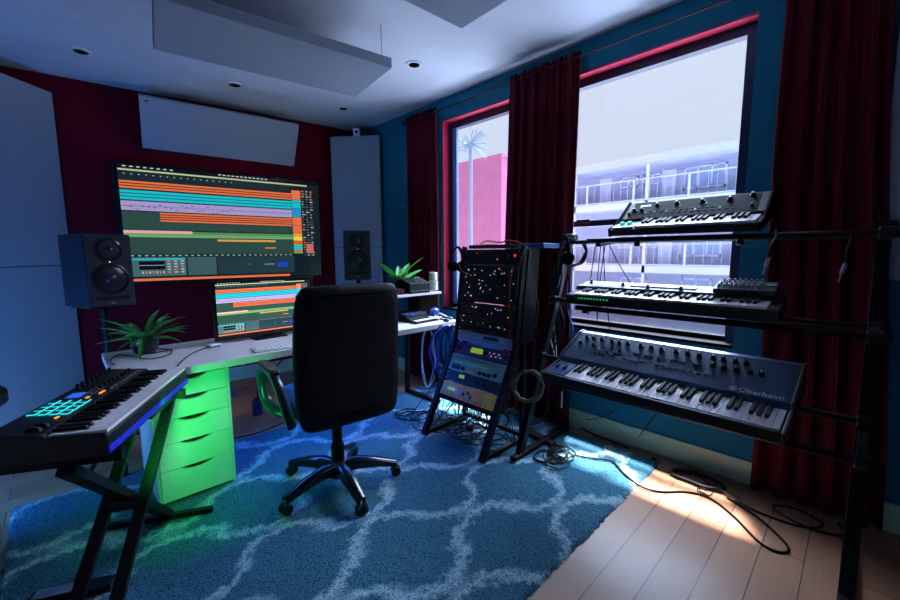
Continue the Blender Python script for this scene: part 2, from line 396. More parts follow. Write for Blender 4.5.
# ------------------------------------------------------------------ curtain rods and curtains
r = thing('curtain_rod', 'thin dark metal curtain rod running along the window wall', 'curtain rod', (2.61, 1.6, 2.60))
MB().cyl((0, -2.1, 0), (0, 1.72, 0), .007, 12).build('rod', mat('bronze_metal', (70, 58, 60), .3, .8), r)
MB().ring([(.008, 0), (.018, .008), (.02, .02), (.012, .035)], (0, 1.72, 0), (0, 1, 0)).build('finial', M['blkm'], r, smooth=True)
for y in (1.60, .10, -1.6):
    MB().cyl((0, y, 0), (.065, y, 0), .006).cyl((.058, y, 0), (.065, y, 0), .02).build('bracket', M['blkm'], r)
def curtain(label, y0, y1, zb, folds, amp, spread=1.0, seed=0, x=2.61, flare=0.0):
    rnd = random.Random(seed); nu = 160; nv = 46; zt = 2.64
    ph = [rnd.uniform(0, 6.28) for _ in range(6)]
    vs = []; fs = []
    yc = (y0+y1)/2; hw = (y1-y0)/2
    for layer in (0, 1):
        for j in range(nv+1):
            v = j/nv; z = zt+(zb-zt)*v
            for i in range(nu+1):
                u = i/nu
                uu_ = u+.018*math.sin(u*9+ph[0])+.012*math.sin(u*23+ph[1]+v*1.2)
                a = amp*min(1, .55+v*.8)
                t = 2*math.pi*folds*uu_
                d = math.sin(t)+.35*math.sin(2.1*t+ph[2]+v*.8)+.15*math.sin(5.3*t+ph[3])*(1-v)
                if v < .04: d += .5*math.sin(3*t)
                s = 1+(spread-1)*v
                yy = yc+hw*s*(2*u-1)-flare*v*(1-u)+.35*a*math.cos(t+ph[4])+.012*math.sin(v*5+ph[5])
                zz = z+(.010*math.sin(6*t) if j == 0 else 0)
                vs.append((x+a*d+(.003 if layer else 0), yy, zz))
        o = layer*(nu+1)*(nv+1)
        for j in range(nv):
            for i in range(nu):
                q = (o+j*(nu+1)+i, o+j*(nu+1)+i+1, o+(j+1)*(nu+1)+i+1, o+(j+1)*(nu+1)+i)
                fs.append(q if layer else q[::-1])
    o1 = (nu+1)*(nv+1)
    for j in range(nv):
        for i in (0, nu): a_, b_ = j*(nu+1)+i, (j+1)*(nu+1)+i; fs.append((a_, b_, b_+o1, a_+o1))
    for i in range(nu):
        for j in (0, nv): a_, b_ = j*(nu+1)+i, j*(nu+1)+i+1; fs.append((a_, b_, b_+o1, a_+o1))
    o = MB().add(vs, fs).build('curtain', M['velvet'], smooth=True)
    return tag(o, label, 'curtain')
curtain('burgundy velvet curtain left of the window, behind the desk end', 2.87, 3.30, .012, 5, .026, 1.0, 1)
curtain('burgundy velvet curtain hanging between the two windows', 1.43, 2.02, .012, 6, .028, 1.0, 2)
curtain('wide burgundy velvet curtain right of the window', -.0, .350, .012, 5, .022, 1.0, 3, x=2.62, flare=.15)

# ------------------------------------------------------------------ rug
def rug():
    x0, x1, y0, y1 = -.28, 2.56, .77, 2.93
    nx, ny = 200, 150; vs = []; fs = []; rnd = random.Random(4)
    for j in range(ny+1):
        for i in range(nx+1):
            ed = i in (0, nx) or j in (0, ny)
            vs.append((x0+(x1-x0)*i/nx+(rnd.uniform(-.006,.006) if ed else 0), y0+(y1-y0)*j/ny+(rnd.uniform(-.006,.006) if ed else 0)+(.02*(x1-(x0+(x1-x0)*i/nx))/2.8), .002 if ed else .014+rnd.uniform(-.003,.003)))
    for j in range(ny):
        for i in range(nx): a = j*(nx+1)+i; fs.append((a, a+1, a+nx+2, a+nx+1))
    o = MB().add(vs, fs).build('area_rug', M['rug'], smooth=True)
    return tag(o, 'large teal shag rug with a pale lattice pattern on the wood floor', 'rug')
rug()
RZ = .017

# ------------------------------------------------------------------ desk
dk = thing('desk', 'white desk with a thin laminate top in front of the red wall', 'desk', (.13, 2.32, 0))
B(0, 2.23, 0, .68, .70, .74).build('desktop', M['desk'], dk, bevel=.003)
for x, y in ((2.10, .55), (.04, .60)):
    MB().bar((x, y, RZ), (x, y-.03, .70), .035, .035).build('leg', M['blkm'], dk)
MB().bar((2.10, .55, RZ+.015), (2.10, .12, RZ+.015), .035, .03).build('foot_bar', M['blkm'], dk)
B(.5, 2.06, .56, .58, .62, .70).build('rear_rail', M['blkm'], dk)
B(.60, 1.95, .30, .32, .690, .70).build('led_strip', M['strip_b'], dk, label='blue light strip under the desktop')
# drawer unit
dr = thing('drawer_unit', 'white five drawer unit lit green under the left end of the desk', 'drawer unit', (.262, 2.40, RZ))
c = MB(); c.box(0, .014, 0, .56, 0, .682); c.box(.346, .36, 0, .56, 0, .682); c.box(.014, .346, .02, .56, 0, .03); c.box(.014, .346, .0, .56, .668, .682); c.box(.014, .346, .54, .56, .03, .668)
c.build('carcass', M['drawer'], dr, bevel=.001)
zs = [.012, .178, .318, .444, .556, .662]
for i in range(5):
    a, b_ = zs[i]+.0015, zs[i+1]-.0015
    # front with a crescent finger notch cut in its top edge
    ncut = 14; cx0, cx1 = .105, .255
    pts = [(.016, a), (.344, a), (.344, b_), (cx1, b_)]
    for k in range(1, ncut): t = k/ncut; pts.append((cx1+(cx0-cx1)*t, b_-.022*math.sin(math.pi*t)**.7))
    pts += [(cx0, b_), (.016, b_)]
    d = MB().prism(pts, -.006, .012, 'y').build('drawer', M['drawer'], dr)
    B(.10, .26, .0125, .015, b_-.030, b_+.001).build('notch_shade', M['blk'], d, label='dark sheet standing for the shade in the finger notch')  # dark sheet behind the notch stands in for its inner shade

# ------------------------------------------------------------------ television
def screen(mb, w, h, rects, mats, depth):
    def col(c):
        if c not in mats: mats.append(c)
        return mats.index(c)
    mb.mi = col((18, 30, 34)); mb.box(0, w, -.001, 0, 0, h)
    lay = {}
    for k, (u0, v0, u1, v1, c) in enumerate(rects):
        mb.mi = col(c); dd = .0012+.00006*(k % 40)+depth
        mb.add([(u0*w, -dd, (1-v1)*h), (u1*w, -dd, (1-v1)*h), (u1*w, -dd, (1-v0)*h), (u0*w, -dd, (1-v0)*h)], [(0,1,2,3)])
def ui():
    rnd = random.Random(11); Rr = []
    OR=(232,116,70); CY=(30,190,205); LV=(170,156,204); GN=(110,170,110); PK=(228,176,172); YL=(226,160,70); DK=(24,40,42); MD=(40,62,64); LT=(170,190,190); BK=(6,10,14); WH=(210,222,232); DG=(44,74,66)
    Rr.append((0,0,1,.035,BK))
    for x in [.02+.028*i for i in range(8)]+[.44+.022*i for i in range(12)]: Rr.append((x,.012,x+.014,.02,WH))
    Rr.append((0,.038,.93,.052,(190,200,150)))
    Rr.append((0,.055,.83,.13,DK))
    for i in range(27): Rr.append((.02+.03*i,.075,.027+.03*i,.083,LT))
    Rr.append((0,.10,.83,.13,MD))
    def band(u0,v0,u1,v1,c,dark=None,lines=1):
        Rr.append((u0,v0,u1,v1,c))
        for k in range(lines): vv = v0+(v1-v0)*(k+1)/(lines+1); Rr.append((u0,vv-.004,u1,vv+.004,dark or BK))
    band(0,.135,.83,.20,OR,(60,24,14),2)
    band(0,.213,.83,.295,CY,(10,110,120),2)
    band(0,.305,.83,.385,LV,(140,120,190),1)
    for i in range(34): x=.01+.024*i; Rr.append((x,.315+.05*rnd.random(),x+.013,.0,LV)) if 0 else Rr.append((x,(y:=.32+.055*rnd.random()),x+.014,y+.006,(70,60,110)))
    band(.157,.395,.83,.475,OR,(70,28,14),3)
    Rr.append((0,.395,.157,.55,DG)); Rr.append((.157,.48,.83,.55,DG))
    Rr.append((0,.555,.295,.582,PK)); Rr.append((0,.585,.83,.615,GN)); Rr.append((.295,.56,.83,.585,(90,140,90)))
    Rr.append((.0,.62,.83,.765,DG)); Rr.append((.414,.625,.724,.645,YL)); Rr.append((.663,.70,.724,.71,YL))
    for i in range(28): Rr.append((.02+.029*i,.772,.034+.029*i,.780,LT))
    Rr.append((0,.79,.255,.96,(70,104,108))); Rr.append((0,.80,.25,.815,CY))
    Rr.append((.05,.825,.16,.90,BK)); Rr.append((.05,.86,.16,.864,LT))
    for i in range(5):
        for j in range(3): Rr.append((.17+.03*(j), .82+.025*i, .185+.03*j, .832+.025*i, (OR if (i+j)%4==0 else LT)))
    for i in range(7): Rr.append((.06+.015*i,.915,.067+.015*i,.935,(OR if i%2 else LT)))
    Rr.append((.262,.79,.40,.96,(60,92,96))); Rr.append((.265,.80,.395,.812,LT)); Rr.append((.325,.825,.392,.93,BK))
    for i in range(5): Rr.append((.275,.825+.025*i,.29,.837+.025*i,LT)); Rr.append((.298,.825+.025*i,.31,.837+.025*i,LT))
    Rr.append((.405,.79,.83,.96,(34,58,62))); Rr.append((.655,.865,.71,.875,(120,150,190))); Rr.append((.73,.85,.79,.90,(20,70,190)))
    Rr.append((.57,.86,.573,.872,WH))
    Rr.append((0,.978,.80,1,OR))
    v=.10
    for c_,h_ in ((OR,.10),(CY,.03),(CY,.06),((30,150,210),.09),(OR,.09),(OR,.08),((240,170,60),.03),((250,210,80),.05),((240,90,40),.035),((90,210,160),.02),((30,200,200),.04),(OR,.02),((120,180,60),.02)):
        Rr.append((.832,v,.886,v+h_-.004,c_)); v += h_
    for i in range(26):
        y=.10+.027*i
        for j in range(3): Rr.append((.893+.025*j,y,.893+.025*j+rnd.uniform(.008,.02),y+.010,rnd.choice([LT,(90,110,120),OR,(60,80,90)])))
    Rr.append((.91,.66,.955,.76,(200,110,100)))
    Rr.append((.886,.0,.888,.76,BK))
    return Rr
def build_screen(parent, w, h, x, y, z, es, name='screen'):
    mats = []; mb = MB(); screen(mb, w, h, ui(), mats, 0)
    mb.M = None
    ms = []
    for i, c_ in enumerate(mats):
        key = ('scr', c_, es)
        if key not in M:
            m_ = bpy.data.materials.new('screen_colour'); m_.use_nodes = True; bb_ = m_.node_tree.nodes['Principled BSDF']
            bb_.inputs['Base Color'].default_value = (.01, .012, .015, 1); bb_.inputs['Roughness'].default_value = .13
            bb_.inputs['Emission Color'].default_value = (*lin(c_), 1); bb_.inputs['Emission Strength'].default_value = es
            M[key] = m_
        ms.append(M[key])
    o = mb.build(name, ms, parent); o.location = (x, y, z); return o
tv = thing('television', 'very large wall mounted television showing coloured music tracks', 'television', (.378, fy(.378)-.075, 1.040), TH)
B(0, 1.775, 0, .05, 0, 1.055).build('housing', M['blk'], tv, bevel=.006)
build_screen(tv, 1.71, 1.01, .045, -.001, .024, .56)
B(.5, 1.3, .05, .073, .3, .8).build('wall_bracket', M['blkm'], tv)

mo = thing('computer_monitor', 'black framed desktop monitor on the desk left of the chair', 'monitor', (.655, 2.77, .741), 0)
B(0, .65, 0, .03, .015, .395).build('housing', M['gloss'], mo, bevel=.004)
build_screen(mo, .61, .335, .02, -.001, .048, 1.0)
B(.22, .43, -.06, .12, 0, .008).build('base', M['blk'], mo, bevel=.003)
B(.29, .36, .03, .05, .008, .2).build('stand_neck', M['blk'], mo)
kb = thing('computer_keyboard', 'slim white computer keyboard on the desk in front of the monitor', 'computer keyboard', (.755, 2.36, .741), R(-6))
B(0, .42, 0, .115, 0, .008).build('case', M['white'], kb, bevel=.002)
src = None
for j in range(5):
    for i in range(14):
        if src is None:
            src = B(0, .024, 0, .017, 0, .004).build('keycap', M['white'], kb, bevel=.001); src.location = (.012, .012, .008)
        else: link_copy(src, kb, (.012+.0285*i, .012+.0195*j, .008))
r = thing('desk_dock', 'small white box plugged with a cable left of the monitor', 'dock', (.60, 2.66, .741), R(20))
B(0, .07, 0, .05, 0, .022).build('body', M['white'], r, bevel=.006); B(.01, .06, -.004, .0, .006, .014).build('socket', M['grey'], r)

# ------------------------------------------------------------------ cables helper
def cable(label, pts, r=.004, m='cable', group=None, name='cable', plug=False, sub=7):
    p0 = Vector(pts[0])
    root = MB().tube([Vector(p)-p0 for p in pts], r, 6, sub=sub).build(name, M[m], smooth=True); root.location = p0
    tag(root, label, 'cable', group)
    return root
cable('black cable running across the desk from the white box toward the keyboard', [(.60, 2.68, .752), (.50, 2.60, .746), (.42, 2.45, .746), (.38, 2.345, .746)], .003)
cable('curled black cable lying beside the plant pot on the desk', [(.16, 2.60, .746), (.15, 2.72, .746), (.20, 2.84, .747), (.30, 2.62, .746), (.40, 2.66, .746), (.42, 2.78, .747), (.36, 2.88, .746), (.30, 2.80, .746), (.34, 2.72, .753), (.43, 2.76, .753)], .003)

# ------------------------------------------------------------------ speakers
def speaker(label, loc, rz):
    r = thing('studio_monitor_speaker', label, 'speaker', loc, rz)
    W_, D_, H_ = .236, .29, .425
    B(-W_/2, W_/2, 0, D_, 0, H_).build('cabinet', M['spk'], r, bevel=.010)
    def disc(z, rad, name, waveguide=False):
        surround = MB().ring([(rad*1.0, 0), (rad*.98, .008), (rad*.86, .011), (rad*.82, .004)], (0, 0, z), (0, -1, 0), 36).build(name, M['gloss'], r, smooth=True)
        MB().ring([(rad*.80, .0045), (rad*.78, .006), (rad*.32, .0065), (rad*.28, .012), (rad*.18, .018), (rad*.02, .020)], (0, 0, z), (0, -1, 0), 36).build('cone' if not waveguide else 'dome', M['cone'], surround, smooth=True)
        return surround
    disc(.165, .092, 'woofer'); disc(.335, .066, 'tweeter', True)
    B(-.085, .085, -.002, .0, .042, .062).build('bass_port', M['bkey'], r, bevel=.0005)
    MB().ring([(.0035, 0), (.003, .002)], (0, -.001, .263), (0, -1, 0), 10).build('power_light', M['led_w'], r)
    B(-.012, .012, -.0015, 0, .018, .026).build('badge', M['grey'], r)
    return r
speaker('black studio speaker on a stand left of the television', (.213, 3.08, .995), R(20))
speaker('black studio speaker behind the chair, in front of the narrow corner panel', (1.885, 3.10, 1.075), R(-33))
def spk_stand(label, x, y, h, rz):
    r = thing('speaker_stand', label, 'speaker stand', (x, y, 0), rz)
    B(-.11, .11, -.13, .13, h-.008, h).build('top_plate', M['blkm'], r, bevel=.002)
    MB().cyl((0, 0, .03), (0, 0, h-.008), .02, 16).build('pole', M['blkm'], r, smooth=True)
    for k in range(3):
        a = R(120*k+90); MB().bar((0, 0, .22), (.26*math.cos(a), .26*math.sin(a), .012), .022, .012).build('leg', M['blkm'], r)
    return r
spk_stand('black pole stand under the speaker left of the television', .175, 3.24, .993, R(20))
spk_stand('black pole stand under the speaker behind the chair', 1.97, 3.24, 1.073, R(-33))

# ------------------------------------------------------------------ plants
def blade(mb, base, az, length, rise, width, droop, twist=0, n=9):
    dirv = Vector((math.cos(az), math.sin(az), 0)); side = Vector((-math.sin(az), math.cos(az), 0))
    rows = []
    for i in range(n+1):
        t = i/n; p = Vector(base)+dirv*(length*t*math.cos(rise*(1-t*.5)))+Vector((0, 0, length*(math.sin(rise)*t-droop*t*t)))
        ww = width*math.sin(math.pi*min(1, .12+.88*t))**.8 if t < 1 else 0
        c_ = Vector((0, 0, -ww*.25))
        rows.append((p-side*ww/2-c_*0, p+c_, p+side*ww/2))
    vs = [q for r_i in rows for q in r_i]; fs = []
    for i in range(n):
        a = i*3; fs += [(a, a+1, a+4, a+3), (a+1, a+2, a+5, a+4)]
    o = len(mb.v); mb.add(vs, fs); mb.add([q+Vector((0, 0, -.0012)) for q in vs], [f_[::-1] for f_ in fs])
pl = thing('potted_plant', 'spiky green potted plant on the left end of the desk', 'plant', (.315, 2.82, .741))
MB().ring([(.045, 0), (.058, .02), (.066, .09), (.060, .092), (.055, .07)], n=28).build('pot', M['pot'], pl, smooth=True)
MB().ring([(.057, .07), (.05, .078)], n=20).build('soil', mat('potting_soil', (40, 28, 22), .95, bump=.5), pl)
rnd = random.Random(3); groups = 0
for k in range(34):
    mb = MB(); az = k*2.4+rnd.uniform(-.3,.3); ln_ = rnd.uniform(.13, .27); ri = rnd.uniform(.25, 1.25)
    blade(mb, (.015*math.cos(az), .015*math.sin(az), .08), az, ln_, ri, rnd.uniform(.022, .034), rnd.uniform(.15, .55))
    mb.build('leaf', M['leaf'], pl, smooth=True)
mb = MB(); blade(mb, (-.01, -.03, .10), R(-105), .16, .1, .03, .75); mb.build('leaf', M['leaf'], pl, smooth=True)

# shelf on the desk and its items
sh = thing('desk_shelf', 'small white tabletop shelf on the right end of the desk', 'shelf', (1.70, 2.56, .741))
B(0, .69, 0, .26, .205, .223).build('shelf_board', M['desk'], sh, bevel=.002)
B(.655, .67, .01, .25, 0, .205).build('side_panel', M['wood'], sh); B(.02, .035, .01, .25, 0, .205).build('side_panel', M['wood'], sh)
ST = .741+.224
p2 = thing('potted_plant', 'broad leaved green and pale striped potted plant on the desk shelf', 'plant', (2.09, 2.76, ST+.0))
MB().ring([(.038, 0), (.052, .10), (.045, .10)], n=24).build('pot', M['pot'], p2, smooth=True)
for k, (az, ln_, ri, wd) in enumerate([(165, .25, 1.0, .06), (185, .20, .8, .07), (30, .20, .9, .055), (-5, .20, .6, .07), (-20, .22, 1.2, .035), (200, .16, .5, .06), (60, .14, 1.2, .05), (-60, .13, .5, .06), (230, .13, .6, .05), (110, .2, .9, .05), (-90, .1, 1.1, .05)]):
    mb = MB(); blade(mb, (0, 0, .09), R(az), ln_*1.25, min(1.3, ri*1.05), wd*1.25, .18); mb.build('leaf', M['leaf2'], p2, smooth=True)
r = thing('patch_bay', 'dark red edged patch box with small sockets on the shelf behind the chair', 'audio unit', (1.715, 2.60, ST))
B(0, .30, 0, .14, .0, .045).build('case', mat('maroon_metal', (70, 14, 26), .4, .2), r, bevel=.003)
for i in range(9):
    MB().ring([(.007, 0), (.006, .006)], (.03+.03*i, 0, .024), (0, -1, 0), 10).build('socket', M['steel'], r)
r = thing('desk_mixer', 'black mixer box with white topped knobs at the right of the shelf', 'mixer', (2.045, 2.575, ST))
MB().prism([(0, 0), (.15, 0), (.15, .13), (0, .085)], 0, .22).build('case', M['blk'], r, bevel=.003)
for i in range(6):
    for j in range(3):
        MB().ring([(.007, 0), (.006, .012)], (.025+.033*i, .03+.045*j, .086+.0135*j+.003), (0, -.28, 1), 10).build('knob', M['white'] if (i > 2 and j == 2) else M['grey'], r)
for i in range(5): B(.02+.04*i, .045+.04*i, -.002, 0, .02, .026).build('button', M['grey'], r)
r = thing('candle_jar', 'large white candle in a clear glass on the right end of the shelf', 'candle', (2.345, 2.62, ST))
MB().ring([(.050, 0), (.054, .01), (.045, .10), (.043, .10), (.050, .012), (.03, .008)], n=28).build('glass', M['jar'], r, smooth=True)
MB().ring([(.036, .012), (.038, .092), (.004, .094)], n=24).build('candle', M['wax'], r, smooth=True)
r = thing('candle', 'small white pillar candle standing on top of the larger one', 'candle', (2.345, 2.62, ST+.1))
MB().ring([(.034, 0), (.035, .062), (.032, .068), (.004, .064)], n=24).build('wax', M['wax'], r, smooth=True)
MB().cyl((0, 0, .06), (0, 0, .072), .0015, 6).build('wick', M['bkey'], r)
r = thing('small_controller', 'black fader controller under the desk shelf', 'controller', (1.98, 2.50, .741), R(4))
MB().prism([(0, 0), (.20, 0), (.20, .07), (0, .03)], 0, .26).build('case', M['blk'], r, bevel=.003)
for i in range(9): B(.02+.026*i, .028+.026*i, .05, .14, .044, .062).build('fader', M['led_b'] if i in (3, ) else M['grey'], r)
r = thing('small_keyboard', 'short white keyed mini keyboard in front of the fader controller', 'keyboard', (1.98, 2.42, .741), R(4))
B(0, .26, 0, .07, 0, .02).build('case', M['blk'], r, bevel=.002); B(.01, .25, .002, .05, .02, .024).build('white_keys', M['wkey'], r)
r = thing('glass_ball', 'bluish glass ball in the shelf opening', 'ornament', (2.275, 2.53, .741))
MB().ring([(.028, 0), (.028, .01), (.02, .014)], n=20).build('base', M['blk'], r, smooth=True)
MB().ring([(.008, 0.012), (.03, .022), (.042, .05), (.036, .08), (.015, .095), (.003, .097)], n=24).build('globe', mat('blue_glass', (70, 90, 190), .08, .0, coat=1), r, smooth=True)
cable('tangle of pale cable on the desk beside the shelf', [(2.20, 2.45, .748), (2.30, 2.52, .79), (2.34, 2.42, .748), (2.24, 2.40, .752), (2.18, 2.50, .77), (2.30, 2.46, .76)], .004, 'cablew')
r = thing('headphones', 'small black headset parts at the back right desk corner', 'headphones', (2.28, 2.37, .745), R(30))
MB().tube([(-.05, 0, .012), (-.04, .05, .012), (0, .07, .012), (.04, .05, .012), (.05, 0, .012)], .006).build('headband', M['blk'], r, smooth=True)
for x in (-.05, .05): MB().ring([(.026, 0), (.028, .012), (.02, .02)], (x, 0, 0), n=16).build('ear_cup', M['blk'], r, smooth=True)

# cable hanks at the right desk end
rnd = random.Random(9)
def hank(label, x, y, z, h, wd, m, group, n_=2, r=.004):
    pts = []
    for k in range(n_*8+1):
        t = k/8*2*math.pi; a = wd*(1+.12*rnd.uniform(-1, 1))
        pts.append((a*math.sin(t)*.75+rnd.uniform(-.008, .008), -a*math.sin(t)*.45+rnd.uniform(-.008, .008), -h/2+h/2*math.cos(t)*(1+.04*rnd.uniform(-1, 1))))
    o = MB().tube(pts, r, 6, sub=4).build('cable_coil', M[m], smooth=True); o.location = (x, y, z)
    return tag(o, label, 'cable', group)
for i in range(9):
    c_ = ['cableb', 'cable', 'cableb', 'cablew', 'cable', 'cableb', 'cableb', 'cable', 'cableb'][i]
    lb = {'cableb': 'blue looped cable hanging off the right desk end', 'cable': 'black looped cable hanging among blue ones off the desk end', 'cablew': 'pale looped cable in the bundle hanging off the right desk end'}[c_]
    hank(lb, 2.13+.018*i, 2.29-.012*i+.03*(i % 2), .725, rnd.uniform(.34, .48), .08+.06*rnd.random(), c_, None if c_ == 'cablew' else ('blue cable loops off the desk end' if c_ == 'cableb' else 'black cable loops off the desk end'), 2)
hank('white looped cable hanging under the desk beside its right leg', 2.10, 2.42, .70, .50, .06, 'cablew', None, 2, .0035)
for i in range(7):
    x, y = 2.05+rnd.uniform(-.12, .12), 2.28+rnd.uniform(-.12, .12)
    cable('thin black cable trailing from the desk end to the rug', [(2.2, 2.29, .70), (2.2+rnd.uniform(-.08,.08), 2.28, .45), (x, y, .15), (x-.05, y+rnd.uniform(-.1,.1), RZ+.006), (x-.25*rnd.random(), y-.15*rnd.random(), RZ+.006), (x-.12, y-.25*rnd.random(), RZ+.006), (x+.1, y-.1, RZ+.006)], .003, 'cable', 'cables trailing from the desk end')
# under-desk bits
r = thing('power_adapter', 'black power brick hanging in the gap under the desk', 'power adapter', (1.02, 3.30, .0), R(10))
B(0, .07, 0, .04, 0.0, .13).build('body', mat('navy_plastic', (20, 30, 60), .4), r, bevel=.008); B(.02, .05, .01, .03, .13, .145).build('plug_collar', M['blk'], r)
cable('orange brown cable drooping under the desk toward the power brick', [(.95, 2.9, .60), (.98, 3.1, .35), (.86, 3.3, .22), (.75, 3.2, .06), (.70, 3.0, .01)], .005, 'cableo')
cable('black cable rising from the power brick', [(1.06, 3.32, .145), (1.06, 3.30, .22), (1.12, 3.2, .36), (1.2, 3.0, .55), (1.22, 2.87, .64)], .005)
cable('blue cable under the desk beside the drawer unit', [(.66, 2.9, .66), (.72, 3.0, .5), (.82, 3.15, .32), (.90, 3.3, .2)], .005, 'cableb')
cable('pale round cable loop under the desk top', [(.75, 2.93, .62), (.70, 2.93, .56), (.76, 2.93, .50), (.84, 2.93, .52), (.86, 2.93, .60), (.80, 2.93, .64)], .003, 'cablew')
cable('black cable lying along the floor behind the chair', [(.70, 3.02, .006), (.95, 2.98, .006), (1.3, 3.05, .006), (1.7, 3.0, .006), (2.1, 3.1, .006)], .004)

# ------------------------------------------------------------------ office chair
ch = thing('office_chair', 'black leather high back office chair seen from behind at the desk', 'office chair', (1.02, 1.95, RZ), R(-7))
def sup(cx, cy, cz, hw, ht, n_=28, p=3.2):
    out = []
    for i in range(n_):
        t = 2*math.pi*i/n_; c_, s_ = math.cos(t), math.sin(t)
        out.append(Vector((cx+hw*math.copysign(abs(c_)**(2/p), c_), cy+ht*math.copysign(abs(s_)**(2/p), s_), cz)))
    return out
prof = [(.435,.20,.02),(.45,.235,.04),(.50,.252,.05),(.62,.262,.055),(.80,.262,.058),(.98,.258,.055),(1.06,.252,.052),(1.105,.240,.046),(1.130,.222,.034),(1.138,.20,.016)]
yoff = lambda z: -.215+.05*math.sin((z-.45)*4.0)*.4-max(0, z-.7)*.10
MB().loft([sup(0, yoff(z), z, hw*1.04, ht) for z, hw, ht in prof]).build('backrest', M['leather'], ch, smooth=True, subsurf=1)
MB().loft([sup(0, yoff(z)-.052, z, hw*.9, .012) for z, hw, ht in [(.52,.2,0),(.56,.25,0),(.8,.262,0),(1.0,.255,0),(1.06,.24,0),(1.08,.22,0)]]).build('back_panel', M['leather'], ch, smooth=True)
MB().loft([sup(0, yoff(z), z, hw*1.05, ht*1.04) for z, hw, ht in [(1.093,.244,.047),(1.098,.243,.047)]]).build('seam', M['blk'], ch)
MB().loft([sup(0, .10, z, hw, ht, p=4) for z, hw, ht in [(.43,.20,.20),(.445,.245,.25),(.49,.258,.262),(.52,.25,.255),(.535,.21,.22)]]).build('seat', M['leather'], ch, smooth=True, subsurf=1)
B(-.10, .10, -.10, .14, .40, .44).build('tilt_mechanism', M['blk'], ch, bevel=.01)
for s in (-1, 1):
    arm = MB().tube([(s*.27, -.13, .45), (s*.295, -.12, .56), (s*.31, -.10, .645), (s*.315, -.03, .685), (s*.315, .12, .69), (s*.315, .23, .665), (s*.31, .265, .58), (s*.30, .235, .48), (s*.27, .14, .445), (s*.20, .08, .425)], .021, 10, sub=6, flat=1.35).build('armrest', M['chair_arm'], ch, smooth=True)
    MB().loft([sup(s*.315, .07, z, hw, ht) for z, hw, ht in [(.698,.020,.13),(.704,.03,.145),(.716,.031,.147),(.724,.022,.135)]]).build('arm_pad', M['chair_arm'], arm, smooth=True)
MB().cyl((0, 0, .22), (0, 0, .41), .028, 20).cyl((0, 0, .10), (0, 0, .24), .036, 20).build('gas_column', M['blkm'], ch, smooth=True)
MB().ring([(.05, .055), (.055, .08), (.045, .13), (.037, .15)], n=24).build('hub', M['gloss'], ch, smooth=True)
for k in range(5):
    a = R(-92+72*k); d = Vector((math.cos(a), math.sin(a), 0))
    lg = MB().loft([[Vector((0,0,0))+d*t+Vector((-d.y, d.x, 0))*sx_*w_+Vector((0, 0, z_+sz*h_)) for sx_, sz in ((-1,-1),(1,-1),(1,1),(.55,1.5),(-.55,1.5),(-1,1))] for t, z_, w_, h_ in [(.02,.100,.032,.026),(.10,.110,.030,.024),(.20,.10,.027,.019),(.29,.078,.024,.014),(.325,.070,.022,.012)]]).build('base_leg', M['gloss'], ch, smooth=True)
    cp = d*.32
    for s in (-1, 1):
        q = cp+Vector((-d.y, d.x, 0))*.016*s
        MB().ring([(.024, -.011), (.028, -.007), (.028, .007), (.024, .011)], (q.x, q.y, .027), (-d.y, d.x, 0), 18).build('caster', M['blk'], lg, smooth=True)
    MB().cyl((cp.x, cp.y, .03), (cp.x, cp.y, .072), .007).build('caster_stem', M['steel'], lg)

# ------------------------------------------------------------------ musical keyboards
def keys(parent, x0, nwhite, pitch, y0, ywl, z, kl_b=.62, start=0, h=.012):
    seq = [1,1,0,1,1,1,0]          # black key after C D E F G A B
    wk = B(.0006, pitch-.0006, 0, ywl, 0, h).build('white_key', M['wkey'], parent, bevel=.0008); wk.location = (x0, y0, z)
    bk = MB().prism([(0, 0), (ywl*kl_b, 0), (ywl*kl_b, .011), (.008, .011)], -pitch*.27, pitch*.27).build('black_key', M['bkey'], parent, bevel=.0008)
    first = True
    for i in range(nwhite):
        if i: link_copy(wk, parent, (x0+i*pitch, y0, z))
        if seq[(i+start) % 7] and i < nwhite-1:
            L = (x0+(i+1)*pitch, y0+ywl*(1-kl_b), z+h)
            if first: bk.location = L; first = False
            else: link_copy(bk, parent, L)
def knob_row(parent, pts, r=.010, h=.018, m='blk', ax=(0, 0, 1), cap=True, name='knob'):
    src = None
    a = Vector(ax).normalized()
    for p in pts:
        if src is None:
            src = MB().ring([(r*1.15, 0), (r*1.1, h*.25), (r*.8, h*.35), (r*.75, h), (r*.5, h*1.02)], (0, 0, 0), a, 14).build(name, M[m], parent, smooth=True); src.location = p
            if cap:
                pp = a*(h*1.03); k_ = MB().bar(tuple(pp), tuple(pp+a*.0008), r*.35, r*1.0, upv=(0, 1, .01)).build('pointer', M['white'], src)
        else:
            c_ = link_copy(src, parent, p)
            for g_ in src.children: link_copy(g_, c_)

RZW = R(-90)
# ---- big polyphonic synth, bottom tier
L1 = 1.03
ob = thing('synthesizer', 'large dark blue analog synthesizer on the bottom tier reading Oberheim', 'synthesizer', (1.84, 1.170, .608), R(-92), R(12))
PA = math.atan2(.055, .20)                     # slope of the control panel
bd = MB(); bd.prism([(0, 0), (.45, 0), (.45, .128), (.405, .134), (.185, .072), (.175, .058), (.165, .040), (.012, .034), (0, .028)], .012, L1-.012)
bd.build('body', M['synth'], ob, bevel=.002)
MB().prism([(.407, .1345), (.449, .1285), (.449, .130), (.407, .136)], .012, L1-.012).build('rear_lip', M['synthtop'], ob)
for x in (0, L1-.012):
    MB().prism([(-.004, -.003), (.455, -.003), (.455, .135), (.405, .142), (.18, .080), (.165, .060), (-.004, .050)], x, x+.012).build('end_cheek', M['wood'], ob, bevel=.002)
MB().box(.012, L1-.012, -.004, .012, .004, .050).build('front_rail', M['blk'], ob, bevel=.003)
